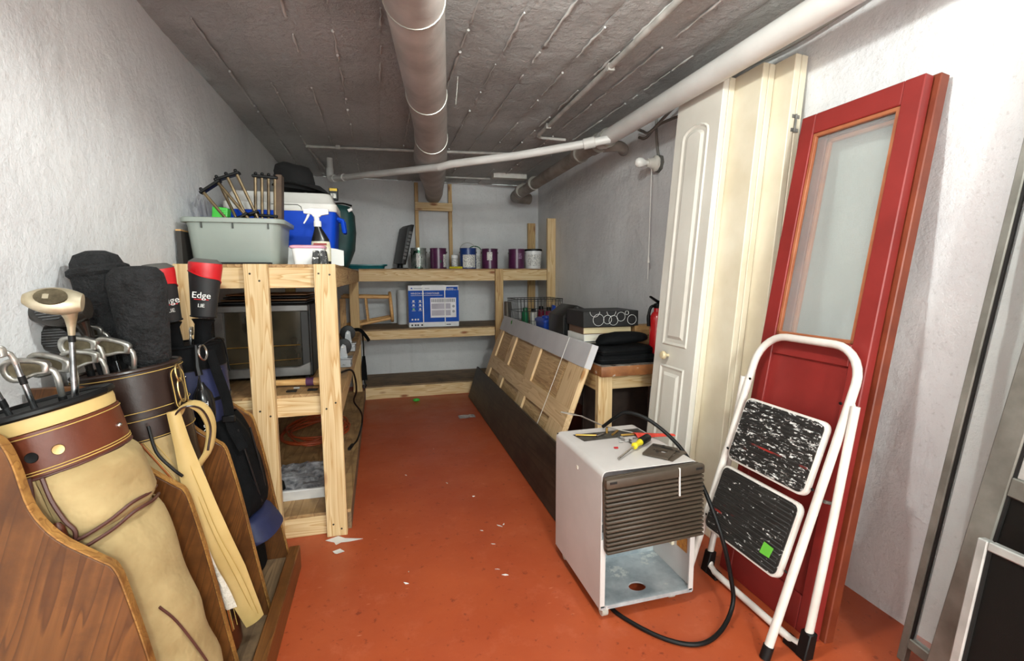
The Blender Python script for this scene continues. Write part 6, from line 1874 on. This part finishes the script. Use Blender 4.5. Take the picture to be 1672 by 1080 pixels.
tag(MB().tube([(0.895, 1.755, ZD+0.001), (0.895, 1.755, ZD+0.024)], [0.006, 0.005], 8).build('brass_ferrule', brass), 'upright brass ferrule on the dehumidifier vent', 'ferrule')
for i in range(12):
    a = rnd.random()*6.28
    x, y = 0.945+rnd.uniform(-0.05, 0.05), 1.65+rnd.uniform(-0.03, 0.03)
    tag(MB().tube([(x, y, ZD+0.003), (x+0.016*math.cos(a), y+0.016*math.sin(a), ZD+0.003)], [0.0022, 0.0035], 6).build('loose_screw', steel), 'loose steel screw scattered on the dehumidifier behind the screwdriver', 'screw', 'loose screws on the dehumidifier')
tag(MB().sheet([[(0.845, 1.598, ZD), (0.86, 1.592, ZD+0.002)], [(0.84, 1.585, ZD), (0.855, 1.578, ZD+0.001)]], 0.001).build('red_scrap', pm('red_chip', C(196, 40, 44), 0.5)), 'tiny red chip on the dehumidifier top', 'scrap')
wf = MB()
wf.tube(smooth_path([(1.0, 1.715, ZD+0.004), (0.92, 1.79, ZD+0.012), (0.86, 1.88, ZD+0.03), (0.845, 1.90, ZD+0.036), (0.815, 1.925, ZD+0.036), (0.775, 1.955, ZD+0.042), (0.772, 1.962, ZD+0.042), (0.778, 1.965, ZD+0.042), (0.82, 1.945, ZD+0.036), (0.85, 1.905, ZD+0.03), (0.90, 1.83, ZD+0.012)], 5), 0.002, 6)
tag(wf.build('wire_hanger', wire_m), 'bent steel wire sticking out behind the dehumidifier', 'wire')

# ================================================================== scraps on the floor
ppr = pm('scrap_paper', C(232, 230, 226), 0.7)
def scrap(label, pts, z=0.0015):
    c = V((sum(p[0] for p in pts)/len(pts), sum(p[1] for p in pts)/len(pts)))
    vs = [V((p[0], p[1], z+0.004*rnd.random())) for p in pts]
    n = len(vs)
    o = MB().add(vs+[v-V((0, 0, 0.0012)) for v in vs], [list(range(n)), list(range(2*n-1, n-1, -1))]+[[i, i+n, (i+1) % n+n, (i+1) % n] for i in range(n)]).build('paper_scrap', ppr, smooth=False)
    tag(o, label, 'paper scrap', 'paper scraps on the floor')


scrap('largest torn paper scrap by the foot of the shelf post', [(-0.275, 2.215), (-0.22, 2.235), (-0.19, 2.21), (-0.11, 2.185), (-0.17, 2.175), (-0.205, 2.18), (-0.225, 2.16), (-0.235, 2.19)])
scrap('second torn paper scrap just below the largest one', [(-0.235, 2.11), (-0.205, 2.125), (-0.185, 2.10), (-0.215, 2.085), (-0.225, 2.095)])
k = 0
for x, y, s in ((0.077, 1.873, 0.012), (0.063, 1.80, 0.02), (0.451, 1.745, 0.024), (0.43, 1.79, 0.018), (0.52, 2.12, 0.03), (0.545, 2.13, 0.02), (0.455, 1.974, 0.018), (0.46, 2.46, 0.014), (0.344, 2.67, 0.018), (0.43, 2.10, 0.016), (0.12, 2.85, 0.016), (0.33, 3.25, 0.014)):
    a = rnd.random()*6
    s *= 0.6
    scrap('tiny white paper fleck lying on the open red floor', [(x+s*math.cos(a), y+s*math.sin(a)), (x+s*0.3*math.cos(a+1.4), y+s*0.3*math.sin(a+1.4)), (x-s*math.cos(a+0.3), y-s*math.sin(a+0.3)), (x+s*0.3*math.cos(a-1.5), y+s*0.3*math.sin(a-1.5))])
tag(MB().sphere((0.313, 4.59, 0.016), 0.034, 0.016, 0.016, 12, 8).build('green_wrapper', green), 'small green wrapper on the floor before the back shelf', 'wrapper')
flm = glass_mat('clear_film', C(230, 226, 224), 0.3, 0.15, 0.75)
rows = [[(0.62+0.14*i/9, 3.90+0.10*j/7, 0.003+0.010*abs(noise.noise(V((i*0.9, j*0.9, 4))))) for j in range(8)] for i in range(10)]
tag(MB().sheet(rows, 0.0005).build('plastic_film', flm, sharp=0.2), 'crumpled clear plastic film on the floor by the dark board', 'film')
